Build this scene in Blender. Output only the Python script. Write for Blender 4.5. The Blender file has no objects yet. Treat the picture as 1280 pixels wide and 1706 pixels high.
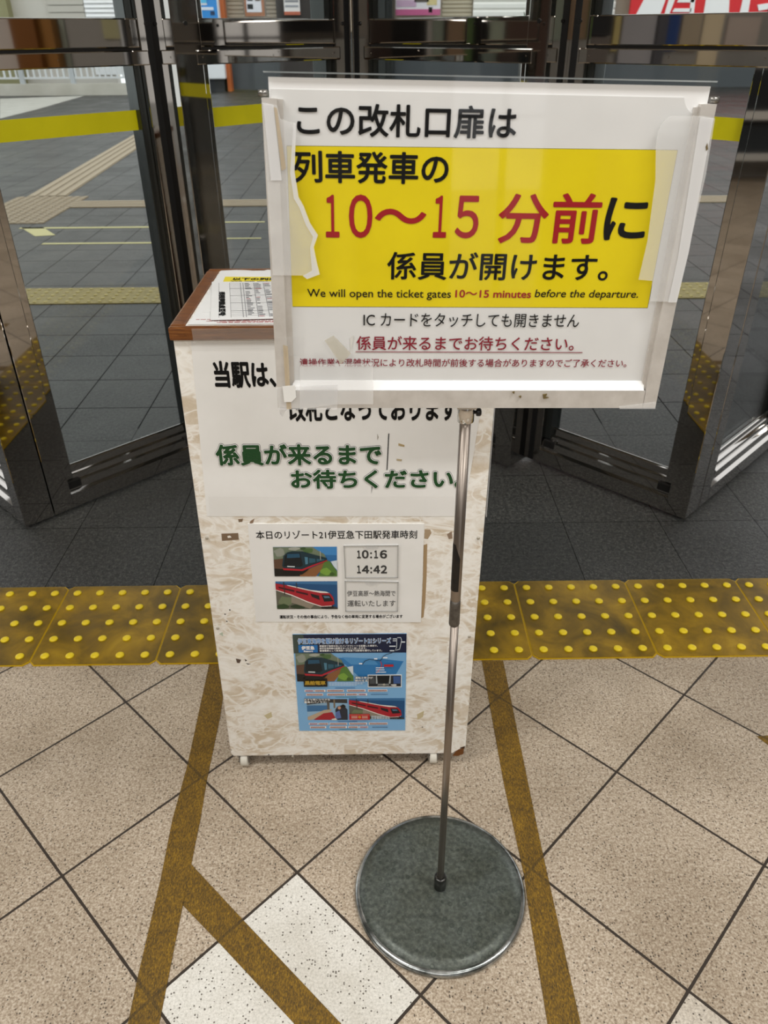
import bpy, bmesh, math, random
from mathutils import Vector, Matrix

sc = bpy.context.scene
COL = sc.collection
random.seed(7)

# ------------------------------------------------------------------ camera
cam_d = bpy.data.cameras.new('camera')
cam = bpy.data.objects.new('camera', cam_d)
COL.objects.link(cam)
PITCH, ROLL, YAW = 0.559225, -0.00624964, -0.01026363
fwd = Vector((0, math.cos(PITCH), -math.sin(PITCH)))
up0 = Vector((0, math.sin(PITCH), math.cos(PITCH)))
Rz = Matrix.Rotation(YAW, 3, 'Z')
fwd, up0, rt0 = Rz @ fwd, Rz @ up0, Rz @ Vector((1, 0, 0))
rt = math.cos(ROLL) * rt0 + math.sin(ROLL) * up0
up = -math.sin(ROLL) * rt0 + math.cos(ROLL) * up0
M = Matrix((rt, up, -fwd)).transposed().to_4x4()
M.translation = Vector((0, 0, 1.27354))
cam.matrix_world = M
cam_d.sensor_fit = 'VERTICAL'
cam_d.sensor_height = 36.0
cam_d.lens = 36.0 * 1281.96 / 1706.0
cam_d.clip_start = 0.02
cam_d.dof.use_dof = True
cam_d.dof.focus_distance = 1.05
cam_d.dof.aperture_fstop = 11.0
sc.camera = cam

# ------------------------------------------------------------------ world, light, exposure
w = bpy.data.worlds.new('overcast_sky')
sc.world = w
w.use_nodes = True
wn = w.node_tree.nodes['Background']
wn.inputs[0].default_value = (0.975, 0.99, 1.0, 1)
wn.inputs[1].default_value = 1.5
sc.view_settings.view_transform = 'Standard'
sc.view_settings.look = 'None'
sc.view_settings.exposure = 0.0
sc.view_settings.gamma = 1.0
sc.view_settings.use_curve_mapping = False
LAMPS = [(-1.3, 0.25, 32), (1.3, 0.25, 32), (-1.3, -1.6, 30), (1.3, -1.6, 30), (0.0, -3.1, 20), (-3.6, -0.4, 24), (3.6, -0.4, 24)]

# ------------------------------------------------------------------ materials
MATS = {}


def lin(h):
    h = h.lstrip('#')
    out = []
    for i in (0, 2, 4):
        c = int(h[i:i + 2], 16) / 255
        out.append(c / 12.92 if c <= 0.04045 else ((c + 0.055) / 1.055) ** 2.4)
    return tuple(out) + (1.0,)


def newmat(name):
    m = bpy.data.materials.new(name)
    m.use_nodes = True
    nt = m.node_tree
    return m, nt, nt.nodes, nt.links, nt.nodes['Principled BSDF']


def flat(h, rough=0.55, metal=0.0, spec=0.4):
    k = (h, rough, metal, spec)
    if k in MATS:
        return MATS[k]
    m, nt, N, L, b = newmat('print_' + h.lstrip('#') if metal == 0 else 'metal_' + h.lstrip('#'))
    b.inputs['Base Color'].default_value = lin(h)
    b.inputs['Roughness'].default_value = rough
    b.inputs['Metallic'].default_value = metal
    b.inputs['Specular IOR Level'].default_value = spec
    MATS[k] = m
    return m


def node(N, t, **kw):
    n = N.new(t)
    for k, v in kw.items():
        setattr(n, k, v)
    return n


def ramp(N, stops):
    r = N.new('ShaderNodeValToRGB')
    el = r.color_ramp.elements
    while len(el) < len(stops):
        el.new(0.5)
    for e, (p, c) in zip(el, stops):
        e.position = p
        e.color = c
    return r


def math_n(N, L, op, a, b=None, c=None):
    n = N.new('ShaderNodeMath')
    n.operation = op
    for i, v in enumerate((a, b, c)):
        if v is None:
            continue
        if isinstance(v, (int, float)):
            n.inputs[i].default_value = v
        else:
            L.new(v, n.inputs[i])
    return n.outputs[0]


def mix_c(N, L, fac, a, b, mode='MIX'):
    n = N.new('ShaderNodeMix')
    n.data_type = 'RGBA'
    n.blend_type = mode
    if isinstance(fac, (int, float)):
        n.inputs[0].default_value = fac
    else:
        L.new(fac, n.inputs[0])
    for i, v in ((6, a), (7, b)):
        if isinstance(v, tuple):
            n.inputs[i].default_value = v
        else:
            L.new(v, n.inputs[i])
    return n.outputs[2]


def noise(N, L, vec, scale, detail=2, rough=0.5, dist=0.0):
    n = N.new('ShaderNodeTexNoise')
    n.inputs['Scale'].default_value = scale
    n.inputs['Detail'].default_value = detail
    n.inputs['Roughness'].default_value = rough
    n.inputs['Distortion'].default_value = dist
    L.new(vec, n.inputs['Vector'])
    return n.outputs['Fac']


def bump(N, L, b, h, strength, dist):
    n = N.new('ShaderNodeBump')
    n.inputs['Strength'].default_value = strength
    n.inputs['Distance'].default_value = dist
    L.new(h, n.inputs['Height'])
    L.new(n.outputs[0], b.inputs['Normal'])


def position(N):
    return N.new('ShaderNodeNewGeometry').outputs['Position']


def tile_axes(N, L, p):
    s, th = 0.295984, 0.7865
    t = Vector((-0.150471, 0.825075, 0))

    def axis(a):
        d = node(N, 'ShaderNodeVectorMath', operation='DOT_PRODUCT')
        L.new(p, d.inputs[0])
        d.inputs[1].default_value = a
        return math_n(N, L, 'ADD', d.outputs['Value'], -t.dot(a))
    A = Vector((math.cos(th), -math.sin(th), 0)) / s
    B = Vector((-math.sin(th), -math.cos(th), 0)) / s
    ia, jb = axis(A), axis(B)
    masks, cells = [], []
    for q in (ia, jb):
        fr = math_n(N, L, 'FRACT', q)
        d = math_n(N, L, 'ABSOLUTE', math_n(N, L, 'SUBTRACT', fr, 0.5))
        masks.append(math_n(N, L, 'SUBTRACT', 0.5, d))
        cells.append(math_n(N, L, 'FLOOR', q))
    edge = math_n(N, L, 'MINIMUM', masks[0], masks[1])
    wob = noise(N, L, p, 60, 2)
    edge = math_n(N, L, 'ADD', edge, math_n(N, L, 'MULTIPLY', math_n(N, L, 'SUBTRACT', wob, 0.5), 0.004))
    return edge, cells


def mat_floor_tile():
    m, nt, N, L, b = newmat('beige_speckled_tile')
    p = position(N)
    edge, cells = tile_axes(N, L, p)
    grout = math_n(N, L, 'LESS_THAN', edge, 0.0080)
    # speckle
    f1 = noise(N, L, p, 260, 4, 0.75)
    f2 = noise(N, L, p, 130, 2, 0.5)
    base = ramp(N, [(0.33, lin('#7e6d5c')), (0.43, lin('#a4937f')), (0.51, lin('#bdad98')), (0.63, lin('#d7cbb9'))])
    L.new(math_n(N, L, 'ADD', math_n(N, L, 'MULTIPLY', f1, 0.75), math_n(N, L, 'MULTIPLY', f2, 0.25)), base.inputs[0])
    wh = ramp(N, [(0.28, lin('#a7a397')), (0.42, lin('#d4d1c8')), (0.6, lin('#e9e6de')), (0.75, lin('#f1efe9'))])
    L.new(f1, wh.inputs[0])

    def cell(a, c):
        x = math_n(N, L, 'COMPARE', cells[0], float(a), 0.1)
        y = math_n(N, L, 'COMPARE', cells[1], float(c), 0.1)
        return math_n(N, L, 'MULTIPLY', x, y)
    white = math_n(N, L, 'ADD', cell(0, 0), math_n(N, L, 'MULTIPLY', cell(2, -1), 0.45))
    for c in ((8, -5), (-9, 2), (12, -14), (4, 7), (-14, 13), (9, 6)):
        white = math_n(N, L, 'ADD', white, cell(*c))
    col = mix_c(N, L, white, base.outputs[0], wh.outputs[0])
    cid = node(N, 'ShaderNodeTexWhiteNoise', noise_dimensions='2D')
    cv = node(N, 'ShaderNodeCombineXYZ')
    L.new(cells[0], cv.inputs[0])
    L.new(cells[1], cv.inputs[1])
    L.new(cv.outputs[0], cid.inputs['Vector'])
    tone = math_n(N, L, 'MULTIPLY_ADD', cid.outputs['Value'], 0.14, 0.90)
    cm = node(N, 'ShaderNodeVectorMath', operation='SCALE')
    L.new(col, cm.inputs[0])
    L.new(tone, cm.inputs['Scale'])
    # dark specks
    v = node(N, 'ShaderNodeTexVoronoi')
    v.inputs['Scale'].default_value = 230
    L.new(p, v.inputs['Vector'])
    sep = node(N, 'ShaderNodeSeparateColor')
    L.new(v.outputs['Color'], sep.inputs[0])
    sp = math_n(N, L, 'MULTIPLY', math_n(N, L, 'LESS_THAN', v.outputs['Distance'], 0.34), math_n(N, L, 'GREATER_THAN', sep.outputs[0], 0.80))
    col = mix_c(N, L, math_n(N, L, 'MULTIPLY', sp, 0.85), cm.outputs[0], lin('#4b4137'))
    # soft grime
    g = noise(N, L, p, 5, 4, 0.6)
    gr = ramp(N, [(0.35, (0.80, 0.78, 0.75, 1)), (0.62, (1, 1, 1, 1))])
    L.new(g, gr.inputs[0])
    col = mix_c(N, L, 1.0, col, gr.outputs[0], 'MULTIPLY')
    col = mix_c(N, L, grout, col, lin('#3a322b'))
    L.new(col, b.inputs['Base Color'])
    b.inputs['Roughness'].default_value = 0.42
    b.inputs['Specular IOR Level'].default_value = 0.35
    h = math_n(N, L, 'MULTIPLY', grout, -1.0)
    bump(N, L, b, math_n(N, L, 'ADD', h, math_n(N, L, 'MULTIPLY', f1, 0.25)), 0.6, 0.001)
    return m


def mat_paving(name, jw, depth):
    m, nt, N, L, b = newmat(name)
    p = position(N)
    sep = node(N, 'ShaderNodeSeparateXYZ')
    L.new(p, sep.inputs[0])
    s = 0.2935
    ms, cells = [], []
    for o, off in ((0, 1.49), (1, -3.43)):
        q = math_n(N, L, 'MULTIPLY', math_n(N, L, 'ADD', sep.outputs[o], off), 1 / s)
        fr = math_n(N, L, 'FRACT', q)
        d = math_n(N, L, 'ABSOLUTE', math_n(N, L, 'SUBTRACT', fr, 0.5))
        ms.append(math_n(N, L, 'SUBTRACT', 0.5, d))
        cells.append(math_n(N, L, 'FLOOR', q))
    g = math_n(N, L, 'LESS_THAN', math_n(N, L, 'MINIMUM', ms[0], ms[1]), jw)
    cid = node(N, 'ShaderNodeTexWhiteNoise', noise_dimensions='2D')
    cv = node(N, 'ShaderNodeCombineXYZ')
    L.new(cells[0], cv.inputs[0])
    L.new(cells[1], cv.inputs[1])
    L.new(cv.outputs[0], cid.inputs['Vector'])
    f = math_n(N, L, 'ADD', math_n(N, L, 'MULTIPLY', noise(N, L, p, 260, 3, 0.8), 0.6), math_n(N, L, 'MULTIPLY', noise(N, L, p, 95, 3, 0.7), 0.4))
    r = ramp(N, [(0.40, lin('#12120f')), (0.50, lin('#2b2b28')), (0.60, lin('#605f5a'))])
    L.new(f, r.inputs[0])
    cm = node(N, 'ShaderNodeVectorMath', operation='SCALE')
    L.new(r.outputs[0], cm.inputs[0])
    L.new(math_n(N, L, 'MULTIPLY_ADD', cid.outputs['Value'], 0.35, 0.82), cm.inputs['Scale'])
    col = mix_c(N, L, g, cm.outputs[0], lin('#060606'))
    L.new(col, b.inputs['Base Color'])
    L.new(math_n(N, L, 'MULTIPLY_ADD', g, -0.5, 0.5), b.inputs['Specular IOR Level'])
    wet = noise(N, L, p, 1.7, 4, 0.6)
    rr = math_n(N, L, 'MULTIPLY_ADD', wet, 0.55, 0.10)
    L.new(math_n(N, L, 'ADD', rr, math_n(N, L, 'MULTIPLY', cid.outputs['Value'], 0.12)), b.inputs['Roughness'])
    f2 = noise(N, L, p, 45, 4, 0.7)
    bump(N, L, b, math_n(N, L, 'ADD', math_n(N, L, 'ADD', f2, f), math_n(N, L, 'MULTIPLY', g, -depth)), 0.8, 0.005)
    return m


def mat_noise(name, stops, scale, rough=0.5, bumpd=0.0, metal=0.0, detail=4, stretch=None, bscale=None, spec=0.4, dist=0.0):
    m, nt, N, L, b = newmat(name)
    p = position(N)
    if stretch:
        mp = node(N, 'ShaderNodeMapping')
        mp.inputs['Scale'].default_value = stretch
        L.new(p, mp.inputs['Vector'])
        p = mp.outputs[0]
    f = noise(N, L, p, scale, detail, 0.6, dist)
    r = ramp(N, [(a, lin(c)) for a, c in stops])
    L.new(f, r.inputs[0])
    L.new(r.outputs[0], b.inputs['Base Color'])
    b.inputs['Roughness'].default_value = rough
    b.inputs['Metallic'].default_value = metal
    b.inputs['Specular IOR Level'].default_value = spec
    if bumpd:
        h = noise(N, L, p, bscale or scale, 3, 0.6)
        bump(N, L, b, h, 0.5, bumpd)
    return m


def mat_vinyl():
    m, nt, N, L, b = newmat('cream_marbled_vinyl')
    p = position(N)
    mp = node(N, 'ShaderNodeMapping')
    mp.inputs['Rotation'].default_value = (0, 0.45, 0)
    mp.inputs['Scale'].default_value = (0.75, 1, 1.25)
    L.new(p, mp.inputs['Vector'])
    q = mp.outputs[0]
    f = noise(N, L, q, 13, 7, 0.66, 0.9)
    r = ramp(N, [(0.38, lin('#d0c1aa')), (0.46, lin('#dbcfbd')), (0.53, lin('#e6dfd3')), (0.63, lin('#efece4'))])
    L.new(f, r.inputs[0])
    vm = None
    for scl, wd, dst in ((11, 22.0, 1.4), (24, 14.0, 1.0), (5, 40.0, 2.0)):
        nz = noise(N, L, q, scl, 3, 0.55, dst)
        rd = math_n(N, L, 'SUBTRACT', 1.0, math_n(N, L, 'MULTIPLY', math_n(N, L, 'ABSOLUTE', math_n(N, L, 'SUBTRACT', nz, 0.5)), wd))
        rd = math_n(N, L, 'MAXIMUM', rd, 0.0)
        vm = rd if vm is None else math_n(N, L, 'MAXIMUM', vm, rd)
    col = mix_c(N, L, math_n(N, L, 'MULTIPLY', vm, 0.85), r.outputs[0], lin('#f8f6f0'))
    st = noise(N, L, p, 55, 4, 0.7)
    sr = ramp(N, [(0.60, (1, 1, 1, 1)), (0.74, (0.80, 0.76, 0.66, 1))])
    L.new(st, sr.inputs[0])
    col = mix_c(N, L, 1.0, col, sr.outputs[0], 'MULTIPLY')
    L.new(col, b.inputs['Base Color'])
    b.inputs['Roughness'].default_value = 0.38
    bump(N, L, b, f, 0.15, 0.002)
    return m


def mat_wood():
    m, nt, N, L, b = newmat('brown_wood_edging')
    p = position(N)
    mp = node(N, 'ShaderNodeMapping')
    mp.inputs['Scale'].default_value = (4, 10, 60)
    L.new(p, mp.inputs['Vector'])
    f = noise(N, L, mp.outputs[0], 6, 5, 0.65, 1.2)
    r = ramp(N, [(0.3, lin('#4a290e')), (0.5, lin('#6f3f17')), (0.72, lin('#8d5b2a'))])
    L.new(f, r.inputs[0])
    L.new(r.outputs[0], b.inputs['Base Color'])
    b.inputs['Roughness'].default_value = 0.3
    bump(N, L, b, f, 0.15, 0.001)
    return m


def mat_see(name, color, fac, ior=1.45, tint=(1, 1, 1, 1), gloss=0.02):
    """thin clear sheet: some white scatter over transparency, plus a fresnel gloss"""
    m, nt, N, L, b = newmat(name)
    N.remove(b)
    out = N['Material Output']
    tr = node(N, 'ShaderNodeBsdfTransparent')
    tr.inputs[0].default_value = tint
    df = node(N, 'ShaderNodeBsdfDiffuse')
    df.inputs[0].default_value = color
    gl = node(N, 'ShaderNodeBsdfGlossy')
    gl.inputs['Roughness'].default_value = 0.03 if fac < 0.02 else 0.25
    mx = node(N, 'ShaderNodeMixShader')
    mx.inputs[0].default_value = fac
    L.new(tr.outputs[0], mx.inputs[1])
    L.new(df.outputs[0], mx.inputs[2])
    fr = node(N, 'ShaderNodeFresnel')
    fr.inputs[0].default_value = ior
    m2 = node(N, 'ShaderNodeMixShader')
    if gloss < 0.2:
        m2.inputs[0].default_value = gloss
    else:
        L.new(math_n(N, L, 'MULTIPLY', fr.outputs[0], gloss), m2.inputs[0])
    L.new(mx.outputs[0], m2.inputs[1])
    L.new(gl.outputs[0], m2.inputs[2])
    L.new(m2.outputs[0], out.inputs[0])
    return m


FLOOR = mat_floor_tile()
PAVE = mat_paving('dark_granite_paving', 0.0075, 1.2)
SILL = mat_paving('dark_granite_threshold', 0.0028, 0.2)
VINYL = mat_vinyl()
WOOD = mat_wood()
STEEL = mat_noise('mirror_stainless_steel', [(0.3, '#afaba6'), (0.7, '#b6b2ad')], 3, 0.03, metal=1.0, bumpd=0.0)
STEEL_DK = flat('#1b1a19', 0.3)
RUBBER = flat('#0d0d0d', 0.5)
BEAD = flat('#4a4d4b', 0.18, 0.85)
POLE = mat_noise('polished_steel_tube', [(0.3, '#8b8178'), (0.7, '#a1978e')], 30, 0.33, metal=1.0, stretch=(1, 1, 0.05))
CHROME = flat('#d8d6d3', 0.06, 1.0)
ALU = mat_noise('worn_satin_aluminium', [(0.3, '#c9c4bd'), (0.7, '#dcd8d2')], 40, 0.42, metal=0.35)
GLASS = mat_see('clear_door_glass', (1, 1, 1, 1), 0.0, 1.45, (0.93, 0.955, 0.95, 1), 0.8)
ACRYL = mat_see('clear_acrylic', (1, 1, 1, 1), 0.0, 1.4, (1, 1, 1, 1), 0.016)
TAPE_W = mat_see('whitish_packing_tape', (0.96, 0.96, 0.95, 1), 0.24)
TAPE_W2 = mat_see('cloudy_double_tape', (0.96, 0.96, 0.96, 1), 0.45)
TAPE_C = mat_see('clear_packing_tape', (0.95, 0.95, 0.94, 1), 0.03)
TAPE_B = mat_see('glossy_clear_tape', (0.6, 0.55, 0.5, 1), 0.12)
GLUE = mat_see('yellowed_adhesive', (0.66, 0.54, 0.36, 1), 0.45)
YTAPE = mat_noise('yellow_film', [(0.3, '#c9c108'), (0.7, '#d6cd10')], 8, 0.35)
PAPER = mat_noise('white_paper', [(0.3, '#e4e4e2'), (0.7, '#ebebe9')], 14, 0.5)
PAPER_N = mat_noise('notice_paper', [(0.3, '#dddddb'), (0.7, '#e3e3e1')], 14, 0.5)
PAPER_G = mat_noise('laminated_white_paper', [(0.3, '#e6e5e1'), (0.7, '#eeedea')], 10, 0.35)
PLATE = flat('#f6f6f5', 0.4)
YEL = mat_noise('yellow_print', [(0.3, '#e2cc06'), (0.7, '#e9d40a')], 20, 0.4)
BLACK = flat('#0b0b0b', 0.6, 0.0, 0.2)
RED = flat('#a0121c', 0.5)
DRED = flat('#8a0f2a', 0.5)
GREEN = flat('#14461f', 0.5)
WHITE = flat('#f2f1ee', 0.5)
def mat_floor_tape():
    m, nt, N, L, b = newmat('brown_yellow_cloth_tape')
    p = position(N)
    edge, cells = tile_axes(N, L, p)
    mp = node(N, 'ShaderNodeMapping')
    mp.inputs['Scale'].default_value = (1, 0.4, 1)
    L.new(p, mp.inputs['Vector'])
    f = noise(N, L, mp.outputs[0], 520, 3, 0.7)
    g = noise(N, L, p, 30, 4, 0.6)
    r = ramp(N, [(0.34, lin('#3a2a06')), (0.47, lin('#624806')), (0.58, lin('#805f08')), (0.72, lin('#a88318'))])
    L.new(math_n(N, L, 'ADD', math_n(N, L, 'MULTIPLY', f, 0.8), math_n(N, L, 'MULTIPLY', g, 0.2)), r.inputs[0])
    d = math_n(N, L, 'LESS_THAN', edge, 0.0085)
    col = mix_c(N, L, math_n(N, L, 'MULTIPLY', d, 0.5), r.outputs[0], lin('#2a2008'))
    L.new(col, b.inputs['Base Color'])
    b.inputs['Roughness'].default_value = 0.6
    bump(N, L, b, math_n(N, L, 'ADD', f, math_n(N, L, 'MULTIPLY', d, -0.6)), 0.5, 0.001)
    return m


TAPE_F = mat_floor_tape()
TACT = mat_noise('worn_tactile_plate', [(0.30, '#524006'), (0.48, '#775c05'), (0.62, '#957408'), (0.78, '#b59216')], 9, 0.42, detail=6, dist=0.5)
TACT_B = flat('#efd226', 0.35)
TACT_E = flat('#cda60c', 0.4)
TACT_FAR = mat_noise('weathered_tactile_plate', [(0.3, '#8a7b40'), (0.7, '#a8975a')], 30, 0.6)
TACT_FB = flat('#c9b877', 0.6)
def mat_disc():
    m, nt, N, L, b = newmat('spotted_grey_green_enamel')
    p = position(N)
    f = noise(N, L, p, 140, 4, 0.65)
    r = ramp(N, [(0.32, lin('#454a46')), (0.5, lin('#575d57')), (0.68, lin('#6e746d'))])
    L.new(f, r.inputs[0])
    v = node(N, 'ShaderNodeTexVoronoi')
    v.inputs['Scale'].default_value = 85
    L.new(p, v.inputs['Vector'])
    sep = node(N, 'ShaderNodeSeparateColor')
    L.new(v.outputs['Color'], sep.inputs[0])
    ring = math_n(N, L, 'MULTIPLY', math_n(N, L, 'COMPARE', v.outputs['Distance'], 0.30, 0.07), math_n(N, L, 'GREATER_THAN', sep.outputs[0], 0.62))
    spot = math_n(N, L, 'MULTIPLY', math_n(N, L, 'LESS_THAN', v.outputs['Distance'], 0.30), math_n(N, L, 'GREATER_THAN', sep.outputs[0], 0.80))
    col = mix_c(N, L, math_n(N, L, 'MULTIPLY', ring, 0.55), r.outputs[0], lin('#39413c'))
    col = mix_c(N, L, math_n(N, L, 'MULTIPLY', spot, 0.35), col, lin('#3f463f'))
    st = noise(N, L, p, 16, 4, 0.6)
    sr = ramp(N, [(0.40, (0.80, 0.79, 0.74, 1)), (0.6, (1, 1, 1, 1))])
    L.new(st, sr.inputs[0])
    col = mix_c(N, L, 1.0, col, sr.outputs[0], 'MULTIPLY')
    L.new(col, b.inputs['Base Color'])
    b.inputs['Roughness'].default_value = 0.4
    b.inputs['Metallic'].default_value = 0.35
    bump(N, L, b, math_n(N, L, 'ADD', f, math_n(N, L, 'MULTIPLY', ring, 0.5)), 0.35, 0.001)
    return m


DISC = mat_disc()
RIM = mat_noise('worn_bright_steel_rim', [(0.35, '#5e6260'), (0.6, '#b9bcbb')], 25, 0.25, metal=0.9)
RESID = mat_noise('black_tape_residue', [(0.4, '#0c0a08'), (0.7, '#241c14')], 90, 0.55)
RESID_G = mat_noise('grey_tape_residue', [(0.4, '#4a443e'), (0.7, '#6a645c')], 120, 0.4, metal=0.3)
WALLM = mat_noise('grey_wall', [(0.4, '#8f8c87'), (0.6, '#989590')], 3, 0.8)
CEIL = flat('#dcdad5', 0.8)

# ------------------------------------------------------------------ building helpers
BASE = {}


class MB:
    def __init__(s):
        s.bm = bmesh.new()
        s.mats = []

    def mi(s, m):
        if m not in s.mats:
            s.mats.append(m)
        return s.mats.index(m)

    def face(s, pts, m):
        vs = [s.bm.verts.new(p) for p in pts]
        f = s.bm.faces.new(vs)
        f.material_index = s.mi(m)
        return f

    def box(s, lo, hi, m, mat=None, bev=0.0):
        lo, hi = Vector(lo), Vector(hi)
        c, d = (lo + hi) / 2, hi - lo
        r = bmesh.ops.create_cube(s.bm, size=1.0)
        vs = r['verts']
        bmesh.ops.scale(s.bm, vec=d, verts=vs)
        bmesh.ops.translate(s.bm, vec=c, verts=vs)
        fs = {f for v in vs for f in v.link_faces}
        i = s.mi(m)
        for f in fs:
            f.material_index = i
        if bev:
            es = {e for v in vs for e in v.link_edges}
            rr = bmesh.ops.bevel(s.bm, geom=list(es), offset=bev, segments=2, affect='EDGES', profile=0.6)
            vs = list({v for f in rr['faces'] for v in f.verts} | {v for v in vs if v.is_valid})
            for f in rr['faces']:
                f.material_index = i
        if mat is not None:
            bmesh.ops.transform(s.bm, matrix=mat, verts=[v for v in vs if v.is_valid])
        return s

    def prism(s, pts2, to3, d0, d1, m):
        """outline pts2 (a,b) swept between depth d0 and d1; to3(a,b,d)->xyz"""
        n = len(pts2)
        a = [s.bm.verts.new(to3(x, y, d0)) for x, y in pts2]
        c = [s.bm.verts.new(to3(x, y, d1)) for x, y in pts2]
        i = s.mi(m)
        fs = [s.bm.faces.new(a), s.bm.faces.new(c[::-1])]
        for k in range(n):
            fs.append(s.bm.faces.new((a[k], c[k], c[(k + 1) % n], a[(k + 1) % n])))
        for f in fs:
            f.material_index = i
        return s

    def lathe(s, prof, c, m, seg=48, axis='Z', smooth=True):
        rings = []
        for r, z in prof:
            ring = []
            for k in range(seg):
                t = 2 * math.pi * k / seg
                x, y = r * math.cos(t), r * math.sin(t)
                p = (x, y, z) if axis == 'Z' else ((z, x, y) if axis == 'X' else (x, z, y))
                ring.append(s.bm.verts.new((c[0] + p[0], c[1] + p[1], c[2] + p[2])))
            rings.append(ring)
        i = s.mi(m)
        for a, b_ in zip(rings, rings[1:]):
            for k in range(seg):
                f = s.bm.faces.new((a[k], a[(k + 1) % seg], b_[(k + 1) % seg], b_[k]))
                f.material_index = i
                f.smooth = smooth
        for ring, fl in ((rings[0], True), (rings[-1], False)):
            f = s.bm.faces.new(ring[::-1] if fl else ring)
            f.material_index = i
        return s

    def build(s, name, parent=None, base=(0, 0, 0)):
        off = Vector(BASE[parent.name]) if parent is not None else Vector(base)
        bmesh.ops.translate(s.bm, vec=-off, verts=s.bm.verts)
        bmesh.ops.recalc_face_normals(s.bm, faces=s.bm.faces)
        me = bpy.data.meshes.new(name)
        s.bm.to_mesh(me)
        s.bm.free()
        for m in s.mats:
            me.materials.append(m)
        o = bpy.data.objects.new(name, me)
        COL.objects.link(o)
        if parent is not None:
            o.parent = parent
        else:
            o.location = off
        BASE[o.name] = tuple(off)
        return o


def tag(o, label, cat, group=None):
    o['label'] = label
    o['category'] = cat
    if group:
        o['group'] = group
    return o


def thing(name, loc, label, cat, group=None):
    o = bpy.data.objects.new(name, None)
    o.empty_display_size = 0.1
    COL.objects.link(o)
    o.location = loc
    BASE[o.name] = tuple(loc)
    return tag(o, label, cat, group)


def struct(o):
    o['kind'] = 'structure'
    return o


def struct_empty(name, loc):
    o = bpy.data.objects.new(name, None)
    o.empty_display_size = 0.1
    COL.objects.link(o)
    o.location = loc
    BASE[o.name] = tuple(loc)
    return struct(o)


class Plane:
    def __init__(s, c, X, U):
        s.c, s.X, s.U = Vector(c), Vector(X).normalized(), Vector(U).normalized()
        s.N = s.X.cross(s.U)          # towards the viewer

    def __call__(s, a, b, d=0.0):
        return s.c + s.X * a + s.U * b + s.N * d


def sheet(pl, pts, d0, d1, m, name, parent):
    mb = MB()
    mb.prism(pts, pl, d0, d1, m)
    return mb.build(name, parent)


def glyphs(s, bold):
    cu = bpy.data.curves.new('lettering', 'FONT')
    cu.body = s
    cu.size = 1.0
    cu.resolution_u = 4
    ob = bpy.data.objects.new('lettering', cu)
    COL.objects.link(ob)
    bpy.context.view_layer.update()
    me = bpy.data.meshes.new_from_object(ob.evaluated_get(bpy.context.evaluated_depsgraph_get()))
    bpy.data.objects.remove(ob)
    bpy.data.curves.remove(cu)
    if bold > 0:                      # heavier weight: copies of the outline swept round a small circle
        n = 8 if bold < 0.04 else 14
        bm = bmesh.new()
        for k in range(n + 1):
            st = len(bm.verts)
            bm.from_mesh(me)
            bm.verts.ensure_lookup_table()
            a = 2 * math.pi * k / n
            dx, dy = (bold * math.cos(a), bold * math.sin(a)) if k < n else (0, 0)
            for v in bm.verts[st:]:
                v.co.x += dx
                v.co.y += dy
                v.co.z = k * 2e-5
        bm.to_mesh(me)
        bm.free()
    return me


def chars(items, to3, m, parent, d, bold=0.0, rot=0.0):
    """one lettering mesh from single glyphs, each fitted into its own (u0, u1, v0, v1) box"""
    obs = [text(c, to3, *bx, m, parent, d, bold, rot) for c, bx in items]
    bm = bmesh.new()
    for o in obs:
        bm.from_mesh(o.data)
    bm.to_mesh(obs[0].data)
    bm.free()
    for o in obs[1:]:
        me = o.data
        bpy.data.objects.remove(o)
        bpy.data.meshes.remove(me)
    return obs[0]


def text(s, to3, u0, u1, v0, v1, m, parent, d, bold=0.0, rot=0.0, slant=0.0, grow=0.0, ref=None, label=None):
    """printed line of lettering fitted into the box u0..u1, v0..v1 of a plane"""
    me = glyphs(s, bold)
    src = glyphs(s, ref) if ref is not None else me
    xs = [v.co.x for v in src.vertices]
    ys = [v.co.y for v in src.vertices]
    x0, x1, y0, y1 = min(xs), max(xs), min(ys), max(ys)
    kx, ky = (u1 - u0) / (x1 - x0), (v1 - v0) / (y1 - y0)
    cx, cy = (u0 + u1) / 2, (v0 + v1) / 2
    cr, sr = math.cos(rot), math.sin(rot)
    off = Vector(BASE[parent.name])
    for v in me.vertices:
        a = (v.co.x - x0) * kx + u0 - cx
        b = (v.co.y - y0) * ky + v0 - cy
        a += slant * b
        v.co = to3(cx + a * cr - b * sr, cy + a * sr + b * cr, d + v.co.z) - off
    me.materials.clear()
    me.materials.append(m)
    me.update()
    me.name = 'lettering'
    o = bpy.data.objects.new('lettering', me)
    COL.objects.link(o)
    o.parent = parent
    BASE[o.name] = tuple(off)
    if label:
        o['label'] = label
    return o


# ================================================================== SETTING
b = MB()
b.box((-5.5, -4.6, -0.1), (5.5, 1.52, 0.0), FLOOR)
struct(b.build('floor', None, (0, -1, 0)))
b = MB()
b.box((-14, 2.65, -0.1), (14, 24.6, 0.0), PAVE)
struct(b.build('floor_outside', None, (0, 10, 0)))
b = MB()
b.box((-5.5, 1.52, -0.1), (5.5, 2.65, 0.0), SILL)
struct(b.build('floor_threshold', None, (0, 2, 0)))
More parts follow.
